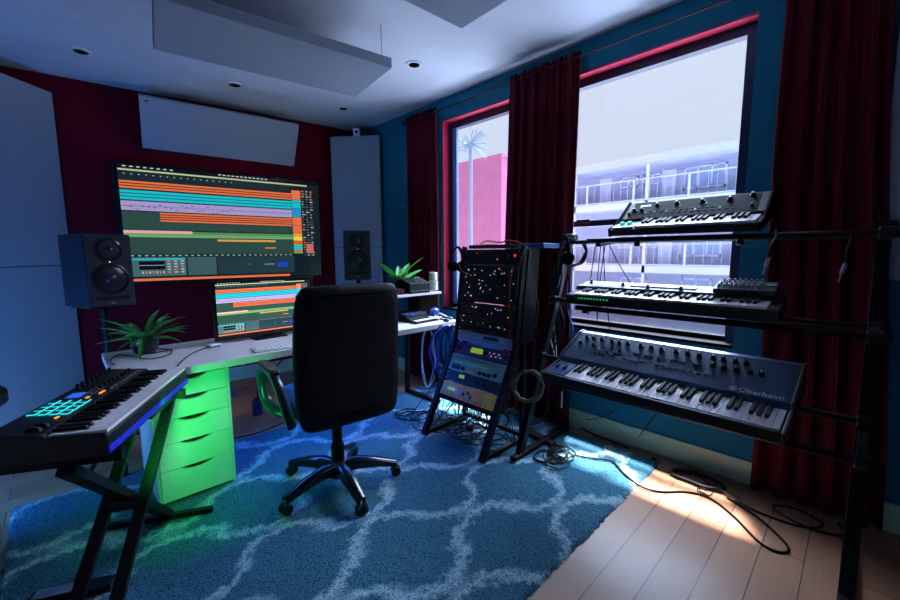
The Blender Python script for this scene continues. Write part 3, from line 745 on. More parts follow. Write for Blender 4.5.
MB().box(.014, .125, .014, .165, .036, .052).build('performance_panel', M['synthtop'], ob, bevel=.002)
for x in (.04, .085): B(x, x+.012, .075, .105, .052, .066).build('bender_lever', M['blk'], ob, bevel=.002)
keys(ob, .132, 36, (L1-.152)/36, .014, .150, .038, h=.014)
def onp(x, s): return (x, .19+s*.215, .0735+s*.060)      # s 0..1 up the sloping panel
nv_ = (0, -.27, .963)
xs = [.055, .095, .145, .205, .245, .290, .360, .412, .462, .530, .582, .632, .690, .730, .775, .815, .865, .905]
knob_row(ob, [onp(x+.02, .82) for x in xs[:16]], .011, .022, 'blk', nv_)
knob_row(ob, [onp(x, .58) for x in (.06, .14, .72, .765, .81, .86, .90)], .011, .020, 'blk', nv_)
src = None
for (s, xx) in [(.55, [.20, .245, .29, .37, .39, .43, .45, .49, .51, .55, .57, .60, .65, .67]), (.42, [.19, .235, .28]), (.30, [.18, .225, .27, .34, .37, .40, .43, .50, .53, .56, .59, .62, .65, .68, .71, .74])]:
    for x in xx:
        p = onp(x, s)
        if src is None: src = B(-.008, .008, -.004, .004, 0, .004).build('button', M['blk'], ob, bevel=.001); src.location = p; src.rotation_euler = (R(15), 0, 0)
        else: link_copy(src, ob, p)
text_mesh('Oberheim', .036, M['cream'], ob, (.845, .192, .0755), (math.atan2(.060, .215), 0, 0), ext=.0004)
o = MB().ring([(.013, 0), (.013, .0006), (.010, .0006), (.010, 0)], (.825, .203, .0785), nv_, 28).build('emblem', M['cream'], ob)
for k in range(3): MB().bar((.8165, .1985+.005*k, .0790+.0014*k), (.8335, .1985+.005*k, .0790+.0014*k), .002, .002).build('emblem_line', M['cream'], o)
# paper note tabs above some keys
for i in (8, 10, 14, 16, 18, 20, 21, 23): B(.132+i*(L1-.152)/36+.003, .132+i*(L1-.152)/36+.018, .140, .160, .052, .0528).build('key_sticker', M['led_o'] if 0 else mat('pale_orange_sticker', (226, 170, 110), .7), ob)

# ---- slim 61 key stage keyboard, middle tier
L2 = .965
k2 = thing('stage_keyboard', 'slim pale topped keyboard with a long key row on the middle tier', 'keyboard', (2.10, 1.188, 1.005), RZW, R(8))
MB().prism([(0, 0), (.26, 0), (.26, .082), (.13, .078), (.122, .060), (.01, .055), (0, .05)], 0, L2).build('body', M['blk'], k2, bevel=.003)
MB().prism([(.132, .0785), (.256, .0825), (.256, .085), (.132, .081)], .02, L2-.25).build('control_panel', mat('sky_sheen_panel', (128, 148, 172), .5, .0), k2)  # pale blue reflection of the sky painted into the panel colour
MB().box(.30, .62, .17, .225, .0835, .088).build('display_strip', M['blk'], k2, bevel=.001)
keys(k2, .055, 36, (L2-.095)/36, .006, .112, .053, h=.010)
knob_row(k2, [(.06, .20, .084), (.26, .17, .083), (.40, .15, .082), (.56, .15, .082)], .010, .02)
for i in range(10): B(.08+.018*i, .086+.018*i, -.0015, 0, .036, .041).build('status_light', M['led_g'], k2)
for i in range(10): B(.10+.016*i, .111+.016*i, .155, .165, .0826, .085).build('button', M['grey'], k2)

mx = thing('knob_controller', 'small black box of pale knobs on the right end of the middle keyboard', 'controller', (2.215, .487, 1.105), RZW, R(8))
MB().prism([(0, 0), (.135, 0), (.135, .036), (0, .022)], 0, .235).build('case', M['blk'], mx, bevel=.003)
knob_row(mx, [(.02+.021*i+.006*(j % 2), .02+.028*j, .0255+.0029*j) for i in range(8) for j in range(4)], .0065, .018, 'grey')
B(.185, .225, .06, .11, .030, .0335).build('screen', M['grey'], mx)

# ---- compact analog synth, top tier
L3 = .655
k3 = thing('analog_synthesizer', 'compact black synthesizer with lit green wheels on the top tier', 'synthesizer', (2.20, .985, 1.388), RZW, R(16))
MB().prism([(0, 0), (.33, 0), (.33, .105), (.305, .118), (.150, .058), (.140, .040), (.012, .035), (0, .034)], .0, L3).build('body', M['blk'], k3, bevel=.002)
MB().prism([(.158, .0612), (.300, .1162), (.2995, .1175), (.1575, .0625)], .03, L3-.03).build('control_panel', mat('slate_panel', (9, 15, 21), .7, .0, spec=.1), k3)
for x in (-.012, L3): MB().prism([(-.003, -.003), (.335, -.003), (.335, .112), (.305, .126), (.145, .066), (.10, .046), (-.003, .042)], x, x+.012).build('end_cheek', M['foam'], k3, bevel=.003)
MB().box(.005, .118, .012, .140, .036, .044).build('wheel_panel', M['synthtop'], k3, bevel=.002)
for x in (.04, .078):
    w_ = MB().ring([(.012, -.010), (.020, -.008), (.020, .008), (.012, .010)], (x, .075, .040), (1, 0, 0), 20).build('wheel', M['led_g'] if 0 else mat('green_lit_wheel', (40, 140, 120), .3, emit=(20, 200, 160), es=.35), k3, smooth=True)
keys(k3, .126, 22, (L3-.136)/22, .008, .128, .036, h=.012)
def onq(x, s): return (x, .158+s*.142, .0623+s*.055)
nq = (0, -.361, .932)
knob_row(k3, [onq(x, .72) for x in (.16, .26, .38, .50)]+[onq(x, .45) for x in (.05, .09)]+[onq(.59, .86)], .012, .018, 'blk', nq)
knob_row(k3, [onq(x, .25) for x in (.03, .60)], .008, .014, 'blk', nq, name='small_knob')
for i, (x, s) in enumerate([(.115, .32), (.165, .32), (.225, .32), (.36, .30), (.47, .30), (.40, .62), (.28, .60)]):
    MB().ring([(.0045, 0), (.003, .002)], onq(x, s), nq, 10).build('indicator_light', M['led_g'] if i != 3 else M['led_w'], k3)
MB().bar(onq(.07, .76), onq(.125, .76), .013, .0015, upv=nq).build('display', M['led_w'], k3)
src = None
for i in range(14):
    for s in (.36, .20):
        x = .14+.030*i
        p = onq(x, s)
        if src is None: src = B(-.008, .008, -.004, .004, 0, .003).build('button', M['bkey'], k3); src.location = p; src.rotation_euler = (math.atan2(.055, .142), 0, 0)
        else: link_copy(src, k3, p)

# ---- pad controller keyboard, near left
ak = thing('controller_keyboard', 'black controller keyboard with glowing cyan pads in the left foreground', 'keyboard', (.062, 1.602, .672), R(62.6))
L4, D4 = .74, .31
MB().prism([(0, 0), (D4, 0), (D4, .102), (.165, .092), (.155, .080), (.01, .074), (0, .066)], 0, L4).build('body', M['blk'], ak, bevel=.005)
MB().box(0.004, L4-.004, -.003, .001, .010, .030).build('painted_front_light', M['strip_b'], ak, label='blue light painted along the front edge')  # blue light falling on the front edge, put in as a glowing strip
keys(ak, .012, 29, (L4-.024)/29, .004, .150, .072, h=.012)
def ona(x, y): return (x, y, .0925+(y-.165)*.069)
for i in range(4):
    for j in range(4):
        x, y = .180+.036*i, .190+.030*j
        a_ = ona(x, y)
        pd = MB().box(-.0155, .0155, -.0125, .0125, 0, .003).build('drum_pad', M['led_c'], ak, bevel=.001); pd.location = a_
        c2 = MB().box(-.012, .012, -.009, .009, .003, .0042).build('pad_face', M['blk'], pd)
B(.335, .39, .235, .275, .0978, .101).build('display', M['led_b'], ak, label='small blue display')
for (x, y) in [(.325, .20), (.13, .192), (.375, .182), (.395, .182)]: MB().box(x, x+.016, y, y+.008, ona(x, y)[2], ona(x, y)[2]+.003).build('lit_button', M['led_o'], ak)
for i in range(8):
    for j in range(3):
        x, y = .335+.016*i, .20+.012*j
        if y > .19: MB().box(x, x+.009, y+.004, y+.009, ona(x, y)[2]-.0005, ona(x, y)[2]+.0016).build('button', M['grey'], ak)
knob_row(ak, [ona(.45+.034*i, .29) for i in range(8)], .009, .018, 'blk', cap=False)
src = None
for i in range(8):
    p = ona(.45+.034*i, .215)
    if src is None: src = B(-.006, .006, -.005, .005, 0, .014).build('fader', M['blk'], ak, bevel=.002); src.location = p
    else: link_copy(src, ak, p)
    MB().box(.438+.034*i, .462+.034*i, .176, .184, ona(0, .18)[2]-.0005, ona(0, .18)[2]+.0015).build('button', M['grey'], ak)
for x in (.035, .07): MB().ring([(.012, -.008), (.02, -.006), (.02, .006), (.012, .008)], (x, .20, .088), (1, 0, 0), 18).build('wheel', M['blk'], ak, smooth=True)

# its X stand
xs_ = thing('keyboard_stand', 'black folding X stand under the pad controller keyboard', 'keyboard stand', (-.07, 1.66, 0), R(62.6))
FZ = RZ
for dy in (.035, -.085):
    MB().bar((.70, dy, .635), (-.02, dy, FZ+.02), .022, .04, upv=(0, 1, 0)).build('tube_leg', M['blkm'], xs_)
MB().bar((.02, -.025, .64), (.70, -.025, FZ+.025), .03, .05, upv=(0, 1, 0)).build('main_beam', M['blkm'], xs_)
MB().bar((.70, -.22, FZ+.012), (.70, .24, FZ+.012), .028, .024).build('foot', M['blkm'], xs_)
MB().bar((-.02, -.22, FZ+.012), (-.02, .24, FZ+.012), .028, .024).build('foot', M['blkm'], xs_)
for x in (.07, .66): MB().bar((x, -.155, .652), (x, .20, .652), .03, .038).build('support_arm', M['blkm'], xs_)
MB().bar((-.02, .17, .64), (-.02, .17, .45), .012, .028, upv=(0, 1, 0)).cyl((-.02, .155, .455), (-.02, .185, .455), .012).build('locking_strut', M['blkm'], xs_)
MB().ring([(.03, -.05), (.03, .05)], (.34, -.025, .33), (0, 1, 0), 16).build('pivot_knob', M['blk'], xs_, smooth=True)
# led bar under the keyboard
lb_ = thing('led_light_bar', 'slim green light bar under the far end of the pad controller keyboard', 'light', (.20, 1.93, .635), R(62.6))
B(0, .30, -.015, .015, .012, .034).build('housing', M['blk'], lb_, bevel=.002); B(.005, .295, -.01, .01, .009, .012).build('diffuser', M['strip_g'], lb_)
r = thing('sustain_pedal', 'flat black pedal on the rug at the bottom left edge', 'pedal', (-.20, 2.02, RZ), R(-25))
B(0, .26, 0, .06, 0, .03).build('base', M['blk'], r, bevel=.005); B(.02, .16, .008, .052, .03, .036).build('pedal_plate', M['steel'], r, bevel=.002)
cable('black cable looping below the left end of the pad keyboard', [(-.22, 1.80, .68), (-.30, 1.95, .56), (-.22, 2.15, .50), (-.12, 2.08, .58), (-.10, 1.95, .64)], .006)
cable('black cable dropping to the floor at the left picture edge', [(-.24, 1.95, .67), (-.27, 1.98, .45), (-.25, 2.0, .30), (-.27, 2.02, .12), (-.25, 2.08, .024), (-.30, 2.16, .024)], .007)
r = thing('pedal_board', 'dark flat floor pedal left of the rug', 'pedal', (-.50, 2.60, 0), R(20))
MB().prism([(0, 0), (.12, 0), (.12, .05), (0, .02)], 0, .2).build('case', M['blk'], r, bevel=.004); MB().ring([(.014, 0), (.012, .012)], (.1, .07, .035)).build('foot_switch', M['steel'], r)
# dark rounded chair back edge at the far left
r = thing('stool', 'dark rounded seat edge at the left picture border', 'stool', (-.415, 2.46, RZ))
MB().ring([(.19, .66), (.215, .68), (.215, .72), (.19, .745), (.02, .75)], n=32).build('seat', M['leather'], r, smooth=True)
MB().cyl((0, 0, .0), (0, 0, .66), .025).build('column', M['blkm'], r)
MB().ring([(.12, 0), (.12, .012), (.03, .03)], n=28).build('base', M['blkm'], r, smooth=True)

# ------------------------------------------------------------------ three tier stand
st = thing('tiered_keyboard_stand', 'tall black three tier keyboard stand in front of the window', 'keyboard stand', (0, 0, 0))
st.location = (2.2, .68, 0)
o0 = Vector((2.2, .68, 0))
def sb(name, p, q, a_, b_, mt='blkm', upv=(0, 1, 0)): return MB().bar(Vector(p)-o0, Vector(q)-o0, a_, b_, upv).build(name, M[mt], st, bevel=.003)
px = lambda z: 1.955+.41*z
for y in (1.41, -.055):
    sb('front_post', (px(0)+.01, y, .018 if y > 1 else .0), (px(1.40), y, 1.40), .05 if y > 1 else .058, .036 if y > 1 else .044)
    sb('rear_post', (2.53, y, .0), (2.53, y, 1.33), .03, .03)
    sb('base_foot', (1.90, y, .035), (2.55, y, .035), .03, .04)
    MB().ring([(.028, -.04), (.034, -.03), (.034, .03), (.028, .04)], Vector((px(1.40), y, 1.395))-o0, (0, 1, 0), 16).build('hinge_cap', M['blk'], st, smooth=True)
    for z, xf in ((.565, 1.88), (.965, 2.12), (1.345, 2.26)):
        a_ = sb('tier_arm', (xf+.01, y if y < 1 else 1.09, z), (px(z)+.10, y if y < 1 else 1.09, z+.035), .028, .030)
for z, xf, xr, dz in ((.585, 1.90, 2.20, .050), (.980, 2.15, 2.33, .012), (1.368, 2.26, 2.50, .0)):
    for x, zz in ((xf, z), (xr, z+dz)):
        front = x == xf
        MB().cyl(Vector((x, -.10, zz))-o0, Vector((x, 1.15 if front else 1.45, zz))-o0, .0145, 14).build('cross_rod', M['blkm'], st, smooth=True)
        for y in ((-.055,) if front else (1.41, -.055)):
            MB().ring([(.022, -.022), (.026, -.018), (.026, .018), (.022, .022)], Vector((x, y, zz))-o0, (0, 1, 0), 14).build('clamp', M['blk'], st, smooth=True)
for y in (.40, .86): MB().ring([(.010, 0), (.016, -.006), (.016, -.022), (.010, -.026)], Vector((2.25, y, 1.355))-o0, (0, 0, 1), 12).build('grip_knob', M['blk'], st, smooth=True)

# things hanging on it
def phones(label, loc, rz, s=1.0, m='foam'):
    r = thing('headphones', label, 'headphones', loc, rz)
    pts = [(.085*math.cos(R(a))*s, 0, .10*math.sin(R(a))*s) for a in range(-15, 200, 18)]
    MB().tube(pts, .010*s, 8, sub=3, flat=.6).build('headband', M[m], r, smooth=True)
    for sx_ in (-1, 1):
        MB().ring([(.030*s, 0), (.038*s, .008), (.038*s, .028), (.026*s, .036)], (sx_*.088*s, 0, -.035*s), (-sx_, 0, .1), 20).build('ear_cup', M[m], r, smooth=True)
    return r
phones('large black headphones hung on the left post of the tiered stand', (2.42, 1.40, 1.30), R(50), 1.15)
phones('black headphones hung on the left side of the rack', (2.17, 2.15, 1.235), R(70), 1.1)
def coil(label, c, rad, turns, m, r=.004, plane='yz', sq=1.0, sd=1, cat='cable', group=None):
    rn = random.Random(sd); pts = []
    for k in range(turns*10+1):
        t = k/10*2*math.pi; q = rad*(1+.16*rn.uniform(-1, 1)); a_, b_ = q*math.cos(t), q*sq*math.sin(t); j = rn.uniform(-.008, .008)
        pts.append({'yz': (j, a_, b_), 'xy': (a_, b_, RZ*0+abs(j)*1.2), 'd': (a_*.6+j, -a_*.8, b_)}[plane])
    o = MB().tube(pts, r, 6, sub=3).build('cable_coil', M[m], smooth=True); o.location = c
    return tag(o, label, cat, group)
coil('olive green cable coil hung on the lower left of the tiered stand', (1.965, 1.35, .50), .085, 6, 'cableg', .0042, 'd', 1.15, 5)
coil('thick black coiled cable hanging at the top of the left stand post', (2.48, 1.37, 1.30), .085, 3, 'cable', .008, 'd', 1.1, 6)
rnd = random.Random(21)
for i in range(12):
    x0, y0 = 2.42+rnd.uniform(-.04,.04), 1.41+rnd.uniform(-.05,.05); zt = rnd.uniform(1.10, 1.32); zb = rnd.uniform(.1, .5)
    m_ = ['cable', 'cable', 'cablew', 'cable', 'cable', 'cablew', 'cable', 'cable', 'cableb', 'cable', 'cable', 'cable'][i]
    lb = {'cable': 'black cable hanging down the left post of the tiered stand', 'cablew': 'pale cable hanging down the left post of the tiered stand', 'cableb': 'blue cable hanging down the left post of the tiered stand'}[m_]
    cable(lb, [(x0, y0, zt), (x0-.03+rnd.uniform(-.04,.04), y0+rnd.uniform(-.05,.05), zt*.75+zb*.25), (x0-.06+rnd.uniform(-.05,.05), y0+rnd.uniform(-.07,.07), (zt+zb)/2), (x0-.02+rnd.uniform(-.05,.05), y0+rnd.uniform(-.07,.07), zt*.2+zb*.8), (x0-.05, y0+rnd.uniform(-.06,.06), zb)], rnd.uniform(.0035, .006), m_, None if m_ == 'cableb' else {'cable': 'black cables down the left stand post', 'cablew': 'pale cables down the left stand post'}[m_])
for i, (y, yb, ze) in enumerate([(1.16, 1.20, .9), (1.13, 1.14, .9), (1.10, 1.14, .85), (1.10, .93, 1.10), (1.12, 1.05, .8)]):
    cable('thin black cable hanging below the compact top synthesizer', [(2.40, y, 1.385), (2.40, (y+yb)/2+.01, (1.385+ze)/2), (2.40, yb, ze)], .003, 'cable', 'thin cables below the top synthesizer')
for (yy, zz, lb) in ((.275, 1.265, 'jack plug cable hanging over the right curtain, left of the other'), (.045, 1.245, 'jack plug cable hanging beside the right stand post')):
    r = thing('jack_cable', lb, 'cable', (2.12, yy-.0, zz))
    MB().tube([(.14, 0, .13), (.10, -.005, .10), (.02, 0, .06), (0, 0, .02), (0, .003, 0)], .003, 6).build('cord', M['cable'], r, smooth=True)
    MB().ring([(.005, .022), (.0075, .012), (.0075, -.02), (.003, -.024), (.003, -.05), (.001, -.054)], (0, .003, -.01), (.1, -.2, 1), 12).build('jack_plug', M['steel'], r, smooth=True)

# ------------------------------------------------------------------ equipment rack
rk = thing('equipment_rack', 'black angled rack stand full of audio gear left of the tiered stand', 'rack stand', (1.75, 1.53, 0))
RY0, RY1 = 0, .55
q0 = Vector((1.75, 1.53, 0))
prof_ = [(1.755, .02), (2.085, .66), (2.175, 1.345)]
def seg(y, p, q, a_=.022, b_=.035, name='side_rail'):
    return MB().bar(Vector((p[0], y, p[1]))-q0, Vector((q[0], y, q[1]))-q0, a_, b_, (0, 1, 0)).build(name, M['blkm'], rk, bevel=.002)
for y in (1.535, 2.075):
    seg(y, prof_[0], prof_[1], .04, .035, 'front_leg')
    seg(y, prof_[1], prof_[2], .04, .022)
    seg(y, (1.745, .035), (2.20, .035), .025, .03, 'base_bar')
    seg(y, (2.17, .03), (2.17, .80), .03, .025, 'rear_leg')
MB().bar(Vector((2.17, 1.54, .06))-q0, Vector((2.17, 2.07, .06))-q0, .025, .025).build('rear_cross_bar', M['blkm'], rk)
MB().bar(Vector((1.895, 1.54, .285))-q0, Vector((1.895, 2.07, .285))-q0, .035, .03).build('front_cross_bar', M['blkm'], rk)
MB().prism([(2.125-1.75, .70), (2.27-1.75, .70), (2.33-1.75, 1.325), (2.205-1.75, 1.325)], RY0-.008, RY0+.003, 'y').build('side_panel', M['blk'], rk)
MB().prism([(2.125-1.75, .70), (2.27-1.75, .70), (2.33-1.75, 1.325), (2.205-1.75, 1.325)], RY1-.003, RY1+.006, 'y').build('side_panel', M['blk'], rk)
# gear units: local x = left->right seen from front = -Y; local y = depth; local z = up the face
def unit(label, s0, s1, lower, mt, depth=.18, deco=None, cat='rack unit', name='rack_unit'):
    a, b_ = (prof_[0], prof_[1]) if lower else (prof_[1], prof_[2])
    d = Vector((b_[0]-a[0], 0, b_[1]-a[1])); L = d.length; d.normalize()
    base = Vector((a[0], 2.055, a[1]))+d*s0-Vector((.012, 0, 0))
    ang = math.atan2(d.x, d.z)
    r = thing(name, label, cat, base, RZW, -ang)
    h = s1-s0-.003
    B(0, .50, 0, .004, 0, h).build('faceplate', M[mt], r, bevel=.0008)
    B(.03, .47, .004, depth, .003, h-.003).build('chassis', M['blk'], r)
    if deco: deco(r, .50, h)
    for x in (.012, .488):
        for z in (.012, h-.012): MB().ring([(.004, 0), (.003, .002)], (x, 0, z), (0, -1, 0), 8).build('screw', M['steel'], r)
    return r
def dots(r, pts, m, rad=.003, name='indicator_light'):
    s_ = None
    for p in pts:
        if s_ is None: s_ = MB().ring([(rad, 0), (rad*.7, .002)], (0, 0, 0), (0, -1, 0), 8).build(name, M[m], r); s_.location = (p[0], -.0005, p[1])
        else: link_copy(s_, r, (p[0], -.0005, p[1]))
def kn(r, pts, rad=.008, m='blk', h=.014): knob_row(r, [(p[0], 0, p[1]) for p in pts], rad, h, m, (0, -1, 0), cap=False)
rg = random.Random(5)
def d_or(r, w_, h):
    B(.05, .17, -.003, 0, h*.35, h*.7).build('display_bezel', M['grey'], r); B(.065, .14, -.004, -.003, h*.42, h*.64).build('display', M['lcd'], r)
    B(.40, .495, -.002, 0, .004, h-.004).build('yellow_panel', mat('yellow_print', (232, 170, 24), .5), r)
    kn(r, [(.21, h*.4), (.25, h*.6), (.28, h*.35)], .012, 'grey'); dots(r, [(.03+.04*i, h*.15) for i in range(11)], 'bkey', .005, 'button')
unit('orange rack unit with a small green display, bottom of the rack', .315, .420, True, 'orange', deco=d_or)
unit('plain black rack unit with a small yellow green light above the orange one', .424, .495, True, 'blk', deco=lambda r, w_, h: (B(.13, .18, -.002, 0, h*.5, h*.85).build('display', M['lcd'], r), kn(r, [(.3, h*.5), (.36, h*.5)], .006)))
def d_gr(r, w_, h):
    dots(r, [(.05+.014*i, h*.80) for i in range(28)], 'blk', .004, 'button'); dots(r, [(.05+.02*i, h*.55) for i in range(18)], 'led_g', .002)
    B(.03, .11, -.002, 0, h*.1, h*.4).build('dark_panel', M['blk'], r); kn(r, [(.14, h*.22), (.30, h*.22), (.34, h*.22), (.38, h*.22), (.43, h*.3)], .012, 'blk')
    B(.18, .25, -.002, 0, h*.12, h*.3).build('yellow_label', M['orange'], r)
unit('pale green metal rack unit crowded with buttons and sockets', .499, .625, True, 'greenm', deco=d_gr)
unit('purple rack unit with a bright yellow green display', .629, .712, True, 'purple', deco=lambda r, w_, h: (B(.16, .27, -.002, 0, h*.28, h*.75).build('display', M['lcd'], r), dots(r, [(.33+.02*i, h*.6-.02*(i % 2)) for i in range(6)], 'led_w', .003), kn(r, [(.05, h*.5), (.30, h*.5), (.46, h*.5)], .01)))
unit('grey rack unit with sloping pale front above the purple one', .004, .080, False, 'grey', deco=lambda r, w_, h: (dots(r, [(.03+.02*i, h*.3) for i in range(22)], 'blk', .004, 'button'), B(.25, .38, -.002, 0, h*.5, h*.8).build('display', M['blk'], r)))
B_ = lambda n_, hh: [(rg.uniform(.03, .47), rg.uniform(.03, hh-.02)) for _ in range(n_)]
def d_mod(nw, nr):
    def f_(r, w_, h):
        dots(r, B_(nw, h), 'led_w', .0028); dots(r, B_(nr, h), 'led_r', .0025, 'red_light'); kn(r, [(.03+.035*i+(.01 if j % 2 else 0), .025+.045*j) for i in range(13) for j in range(int(h/.05))], .006)
    return f_
unit('black modular synthesizer panel with white lights, lowest of the three upper rack units', .086, .290, False, 'blk', deco=d_mod(20, 2))
unit('black modular synthesizer panel with white and red lights, middle of the three upper rack units', .294, .560, False, 'blk', deco=d_mod(34, 6))
unit('black rack unit with a red lamp at the top of the rack', .564, .672, False, 'blk', deco=lambda r, w_, h: (MB().ring([(.009, 0), (.007, .004)], (.455, 0, h*.6), (0, -1, 0), 12).build('red_lamp', M['led_r'], r), dots(r, [(.19, h*.5), (.205, h*.5), (.12, h*.75)], 'led_r', .004, 'red_light'), dots(r, [(.30, h*.55), (.31, h*.35)], 'led_o', .005, 'amber_light'), kn(r, [(.05+.05*i, h*.5) for i in range(8)], .008)))
r = thing('silver_device', 'flat silver device lying on the top right of the rack', 'audio device', (2.23, 1.43, 1.330), R(0))
B(0, .20, 0, .20, 0, .03).build('case', M['synthtop'], r, bevel=.004); B(.04, .16, .03, .17, .03, .032).build('label_plate', M['grey'], r)
r = thing('top_device', 'flat black device on top of the rack under a red cable', 'audio device', (2.20, 1.66, 1.330), R(0))
B(0, .18, 0, .40, 0, .028).build('case', M['blk'], r, bevel=.004); B(.01, .17, .15, .3, .028, .03).build('lid_plate', M['blkm'], r)
cable('red cable lying on top of the rack', [(2.25, 1.98, 1.365), (2.22, 1.90, 1.385), (2.23, 1.78, 1.372), (2.22, 1.70, 1.385), (2.26, 1.62, 1.362)], .005, 'cabler')
cable('orange patch cable hanging down the right front of the rack', [(2.14, 1.60, 1.22), (2.09, 1.585, 1.12), (2.08, 1.585, .98), (2.08, 1.575, .85), (2.07, 1.57, .72), (2.04, 1.56, .66)], .0035, 'cableo')
cable('olive cable looping over the right rail of the rack', [(2.12, 1.56, .98), (2.13, 1.545, 1.2), (2.15, 1.52, 1.32), (2.19, 1.50, 1.30), (2.20, 1.49, 1.1), (2.24, 1.47, .95), (2.23, 1.48, .80)], .0035, 'cableg')
cable('orange cable loop on the left front of the rack', [(2.13, 2.04, 1.26), (2.09, 2.05, 1.22), (2.09, 2.02, 1.17), (2.12, 1.99, 1.15)], .003, 'cableo')
for i in range(26):
    y = 1.56+.02*i; x = 1.98+rnd.uniform(-.02,.12)
    cable('black cable hanging under the gear in the rack', [(2.06, y, .50+rnd.uniform(-.05,.05)), (x, y+rnd.uniform(-.05,.05), .33), (x+rnd.uniform(-.05,.1), y+rnd.uniform(-.1,.1), .17+rnd.uniform(-.05,.06)), (x+rnd.uniform(-.1,.1), y+rnd.uniform(-.12,.12), .09), (x+rnd.uniform(-.1,.1), y+rnd.uniform(-.12,.12), .16), (2.12, y+rnd.uniform(-.06,.06), .42)], .0032, 'cable', 'black cables hanging under the rack gear')
r = thing('power_adapter', 'small black power block on the rug inside the rack feet', 'power adapter', (2.03, 1.86, RZ), R(30))
B(0, .07, 0, .05, 0, .045).build('body', M['blk'], r, bevel=.008); B(.02, .05, .02, .03, .045, .05).build('label_plate', M['grey'], r)
r = thing('power_strip', 'black power strip on the floor behind the left stand post', 'power strip', (2.28, 1.33, RZ), R(80))
B(0, .26, 0, .06, 0, .035).build('case', M['blk'], r, bevel=.006)
for i in range(4): B(.02+.058*i, .06+.058*i, .012, .048, .035, .037).build('socket', M['blk'], r)

# floor cable tangles on the rug
rnd = random.Random(31)
def squiggle(label, c, rad, n_, z, r, m, group=None):
    pts = [(c[0]+rad*rnd.uniform(.5, 1)*math.cos(k*1.25), c[1]+rad*rnd.uniform(.5, 1)*math.sin(k*1.25)*.8, z+r+.004*rnd.random()) for k in range(n_)]
    return cable(label, pts, r, m, group)
for i in range(6): squiggle('tangled black cable on the rug at the foot of the tiered stand', (2.08+.03*i, 1.24+.04*rnd.uniform(-1, 1)), .12, 9, RZ, .0035, 'cable', 'tangled cables by the left stand foot')
for i in range(8): squiggle('tangled black cable on the rug inside the rack base', (2.02+.05*rnd.uniform(-1,1), 1.62+.06*i), .14, 9, RZ, .0035, 'cable', 'tangled cables in the rack base')
for i in range(4): squiggle('tangled black cable on the rug between the desk and the rack', (1.90+.08*rnd.uniform(-1,1), 2.30+.06*i), .13, 9, RZ, .003, 'cable', 'tangled cables left of the rack')
cable('long black cable crossing from the rug onto the wood floor', [(2.23, 1.20, RZ+.006), (2.28, 1.08, RZ+.006), (2.33, .98, RZ+.006), (2.24, .86, RZ+.006), (2.20, .75, .012), (2.24, .66, .006), (2.33, .57, .006), (2.36, .47, .006), (2.28, .35, .006), (2.14, .22, .006), (2.13, .15, .006), (2.20, .13, .006), (2.34, .25, .006), (2.43, .40, .006)], .005)
# coil by the curtain
pts = []; rc = random.Random(8)
for k in range(31):
    t = k/10*2*math.pi; q = 1+.15*rc.uniform(-1, 1)
    pts.append((2.50+.065*q*math.cos(t+.4), .56+.155*q*math.sin(t+.4)*(.75+.25*(k%20)/20), .006+.005*(k/10)))
pts += [(2.45, .40, .012), (2.40, .28, .008), (2.40, .14, .006), (2.45, .05, .006), (2.52, .04, .006), (2.56, .14, .008), (2.50, .22, .012), (2.44, .16, .012), (2.42, .05, .008), (2.48, -.05, .006), (2.56, -.02, .006)]
cable('black cable coiled on the wood floor in the bright patch near the right curtain', pts, .0055, sub=5)
squiggle('thin black cable curled on the wood floor beside the big coil', (2.44, .50), .07, 9, .0, .0028, 'cable')
cable('black cable along the baseboard below the window', [(2.62, 1.34, .03), (2.62, 1.22, .012), (2.61, 1.05, .010), (2.60, .98, .010)], .006)
cable('thin cable running diagonally in front of the wall under the window', [(2.63, 1.30, .10), (2.52, 1.14, .20), (2.42, 1.0, .33), (2.30, .85, .50), (2.27, .80, .60)], .003)
cable('second thin cable hanging from the stand to the baseboard', [(2.28, .62, .62), (2.42, .72, .45), (2.55, .86, .22), (2.63, .93, .10)], .003)
r = thing('cable_plug', 'small black plug on the floor at the rug corner', 'plug', (2.58, .80, 0), R(60))
B(0, .03, 0, .016, 0, .014).build('body', M['blk'], r, bevel=.003); B(.03, .045, .005, .011, .004, .009).build('tip', M['steel'], r)

# ------------------------------------------------------------------ outside
O = {}  # outdoor haze and overexposure are put into the building colours below
O['stucco'] = mat('haze_tinted_siding', (150, 162, 186), .9, var=.03, scale=2)
O['white'] = mat('haze_tinted_white_paint', (186, 198, 218), .8, var=.02)
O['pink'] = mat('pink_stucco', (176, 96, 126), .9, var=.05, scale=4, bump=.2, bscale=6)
O['pane'] = mat('haze_tinted_pane', (130, 156, 192), .35)
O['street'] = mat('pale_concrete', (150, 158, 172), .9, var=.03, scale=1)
O['roof'] = mat('haze_tinted_roof_felt', (170, 182, 206), .8, var=.03)
O['palm'] = mat('hazy_palm_green', (88, 112, 128), .8)  # bluish haze mixed into the palm colours
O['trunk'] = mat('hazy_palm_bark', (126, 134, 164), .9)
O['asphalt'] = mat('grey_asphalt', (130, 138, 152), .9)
rd = MB().box(14, 60, -40, 60, -1.6, -1.5).build('road', O['asphalt']); rd['kind'] = 'structure'; rd['label'] = 'grey road outside'
gnd = MB().box(2.9, 14, -40, 60, -1.6, -1.5).build('bounce_pavement', O['street']); gnd['kind'] = 'structure'; gnd['label'] = 'unseen pale pavement added to bounce light indoors'  # out of view, kept lighter than the road to bounce daylight indoors
mt_ = thing('motel_building', 'long pale apartment building with railed walkways across the street', 'building', (18, 3, -1.5))
def mw(name, m, *bx, parent=mt_):
    x0, x1, y0, y1, z0, z1 = bx
    return B(x0-18, x1-18, y0-3, y1-3, z0+1.5, z1+1.5).build(name, O[m], parent)
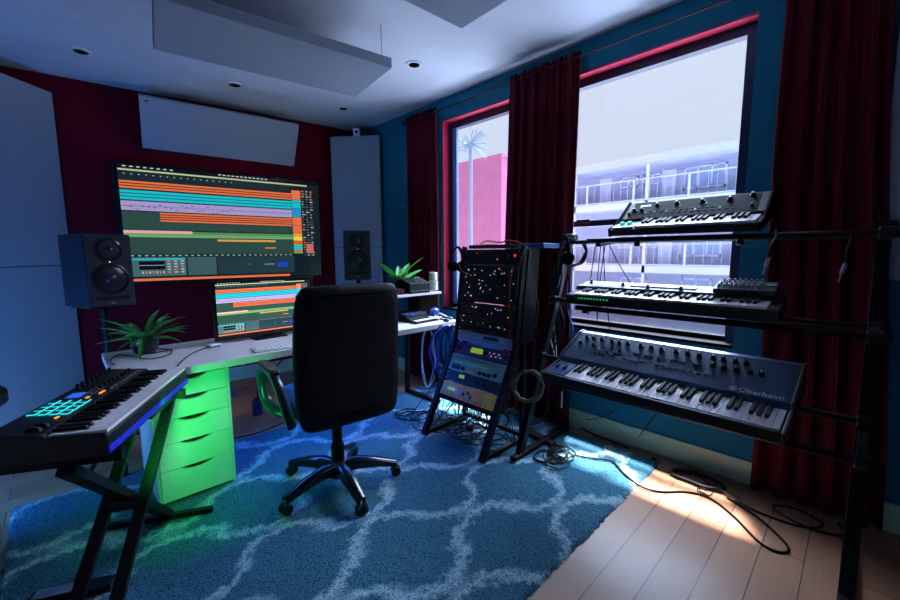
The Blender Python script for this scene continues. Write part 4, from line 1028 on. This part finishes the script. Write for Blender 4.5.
mw('wall', 'stucco', 18.9, 24, -14, 18, -1.5, 4.95)
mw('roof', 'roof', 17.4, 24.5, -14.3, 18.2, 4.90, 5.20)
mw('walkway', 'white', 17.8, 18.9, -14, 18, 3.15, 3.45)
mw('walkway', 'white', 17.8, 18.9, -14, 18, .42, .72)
for zt, zb in ((4.35, 3.45), (1.62, .72)):
    rl = MB(); rl.box(-.22, -.17, -17, 15, zt+1.46, zt+1.5); rl.box(-.22, -.17, -17, 15, zb+1.53, zb+1.57)
    for k in range(107): rl.box(-.20, -.19, -17+.3*k, -16.99+.3*k, zb+1.5, zt+1.46)
    for k in range(16): rl.box(-.23, -.16, -17+2.1*k, -16.92+2.1*k, zb+1.5, zt+1.5)
    rl.build('railing', O['white'], mt_)
for k in range(9):
    y = -10+3.25*k+.2; MB().box(-.2, -.08, y-3, y-2.88, 0, 6.4).build('post', O['white'], mt_)
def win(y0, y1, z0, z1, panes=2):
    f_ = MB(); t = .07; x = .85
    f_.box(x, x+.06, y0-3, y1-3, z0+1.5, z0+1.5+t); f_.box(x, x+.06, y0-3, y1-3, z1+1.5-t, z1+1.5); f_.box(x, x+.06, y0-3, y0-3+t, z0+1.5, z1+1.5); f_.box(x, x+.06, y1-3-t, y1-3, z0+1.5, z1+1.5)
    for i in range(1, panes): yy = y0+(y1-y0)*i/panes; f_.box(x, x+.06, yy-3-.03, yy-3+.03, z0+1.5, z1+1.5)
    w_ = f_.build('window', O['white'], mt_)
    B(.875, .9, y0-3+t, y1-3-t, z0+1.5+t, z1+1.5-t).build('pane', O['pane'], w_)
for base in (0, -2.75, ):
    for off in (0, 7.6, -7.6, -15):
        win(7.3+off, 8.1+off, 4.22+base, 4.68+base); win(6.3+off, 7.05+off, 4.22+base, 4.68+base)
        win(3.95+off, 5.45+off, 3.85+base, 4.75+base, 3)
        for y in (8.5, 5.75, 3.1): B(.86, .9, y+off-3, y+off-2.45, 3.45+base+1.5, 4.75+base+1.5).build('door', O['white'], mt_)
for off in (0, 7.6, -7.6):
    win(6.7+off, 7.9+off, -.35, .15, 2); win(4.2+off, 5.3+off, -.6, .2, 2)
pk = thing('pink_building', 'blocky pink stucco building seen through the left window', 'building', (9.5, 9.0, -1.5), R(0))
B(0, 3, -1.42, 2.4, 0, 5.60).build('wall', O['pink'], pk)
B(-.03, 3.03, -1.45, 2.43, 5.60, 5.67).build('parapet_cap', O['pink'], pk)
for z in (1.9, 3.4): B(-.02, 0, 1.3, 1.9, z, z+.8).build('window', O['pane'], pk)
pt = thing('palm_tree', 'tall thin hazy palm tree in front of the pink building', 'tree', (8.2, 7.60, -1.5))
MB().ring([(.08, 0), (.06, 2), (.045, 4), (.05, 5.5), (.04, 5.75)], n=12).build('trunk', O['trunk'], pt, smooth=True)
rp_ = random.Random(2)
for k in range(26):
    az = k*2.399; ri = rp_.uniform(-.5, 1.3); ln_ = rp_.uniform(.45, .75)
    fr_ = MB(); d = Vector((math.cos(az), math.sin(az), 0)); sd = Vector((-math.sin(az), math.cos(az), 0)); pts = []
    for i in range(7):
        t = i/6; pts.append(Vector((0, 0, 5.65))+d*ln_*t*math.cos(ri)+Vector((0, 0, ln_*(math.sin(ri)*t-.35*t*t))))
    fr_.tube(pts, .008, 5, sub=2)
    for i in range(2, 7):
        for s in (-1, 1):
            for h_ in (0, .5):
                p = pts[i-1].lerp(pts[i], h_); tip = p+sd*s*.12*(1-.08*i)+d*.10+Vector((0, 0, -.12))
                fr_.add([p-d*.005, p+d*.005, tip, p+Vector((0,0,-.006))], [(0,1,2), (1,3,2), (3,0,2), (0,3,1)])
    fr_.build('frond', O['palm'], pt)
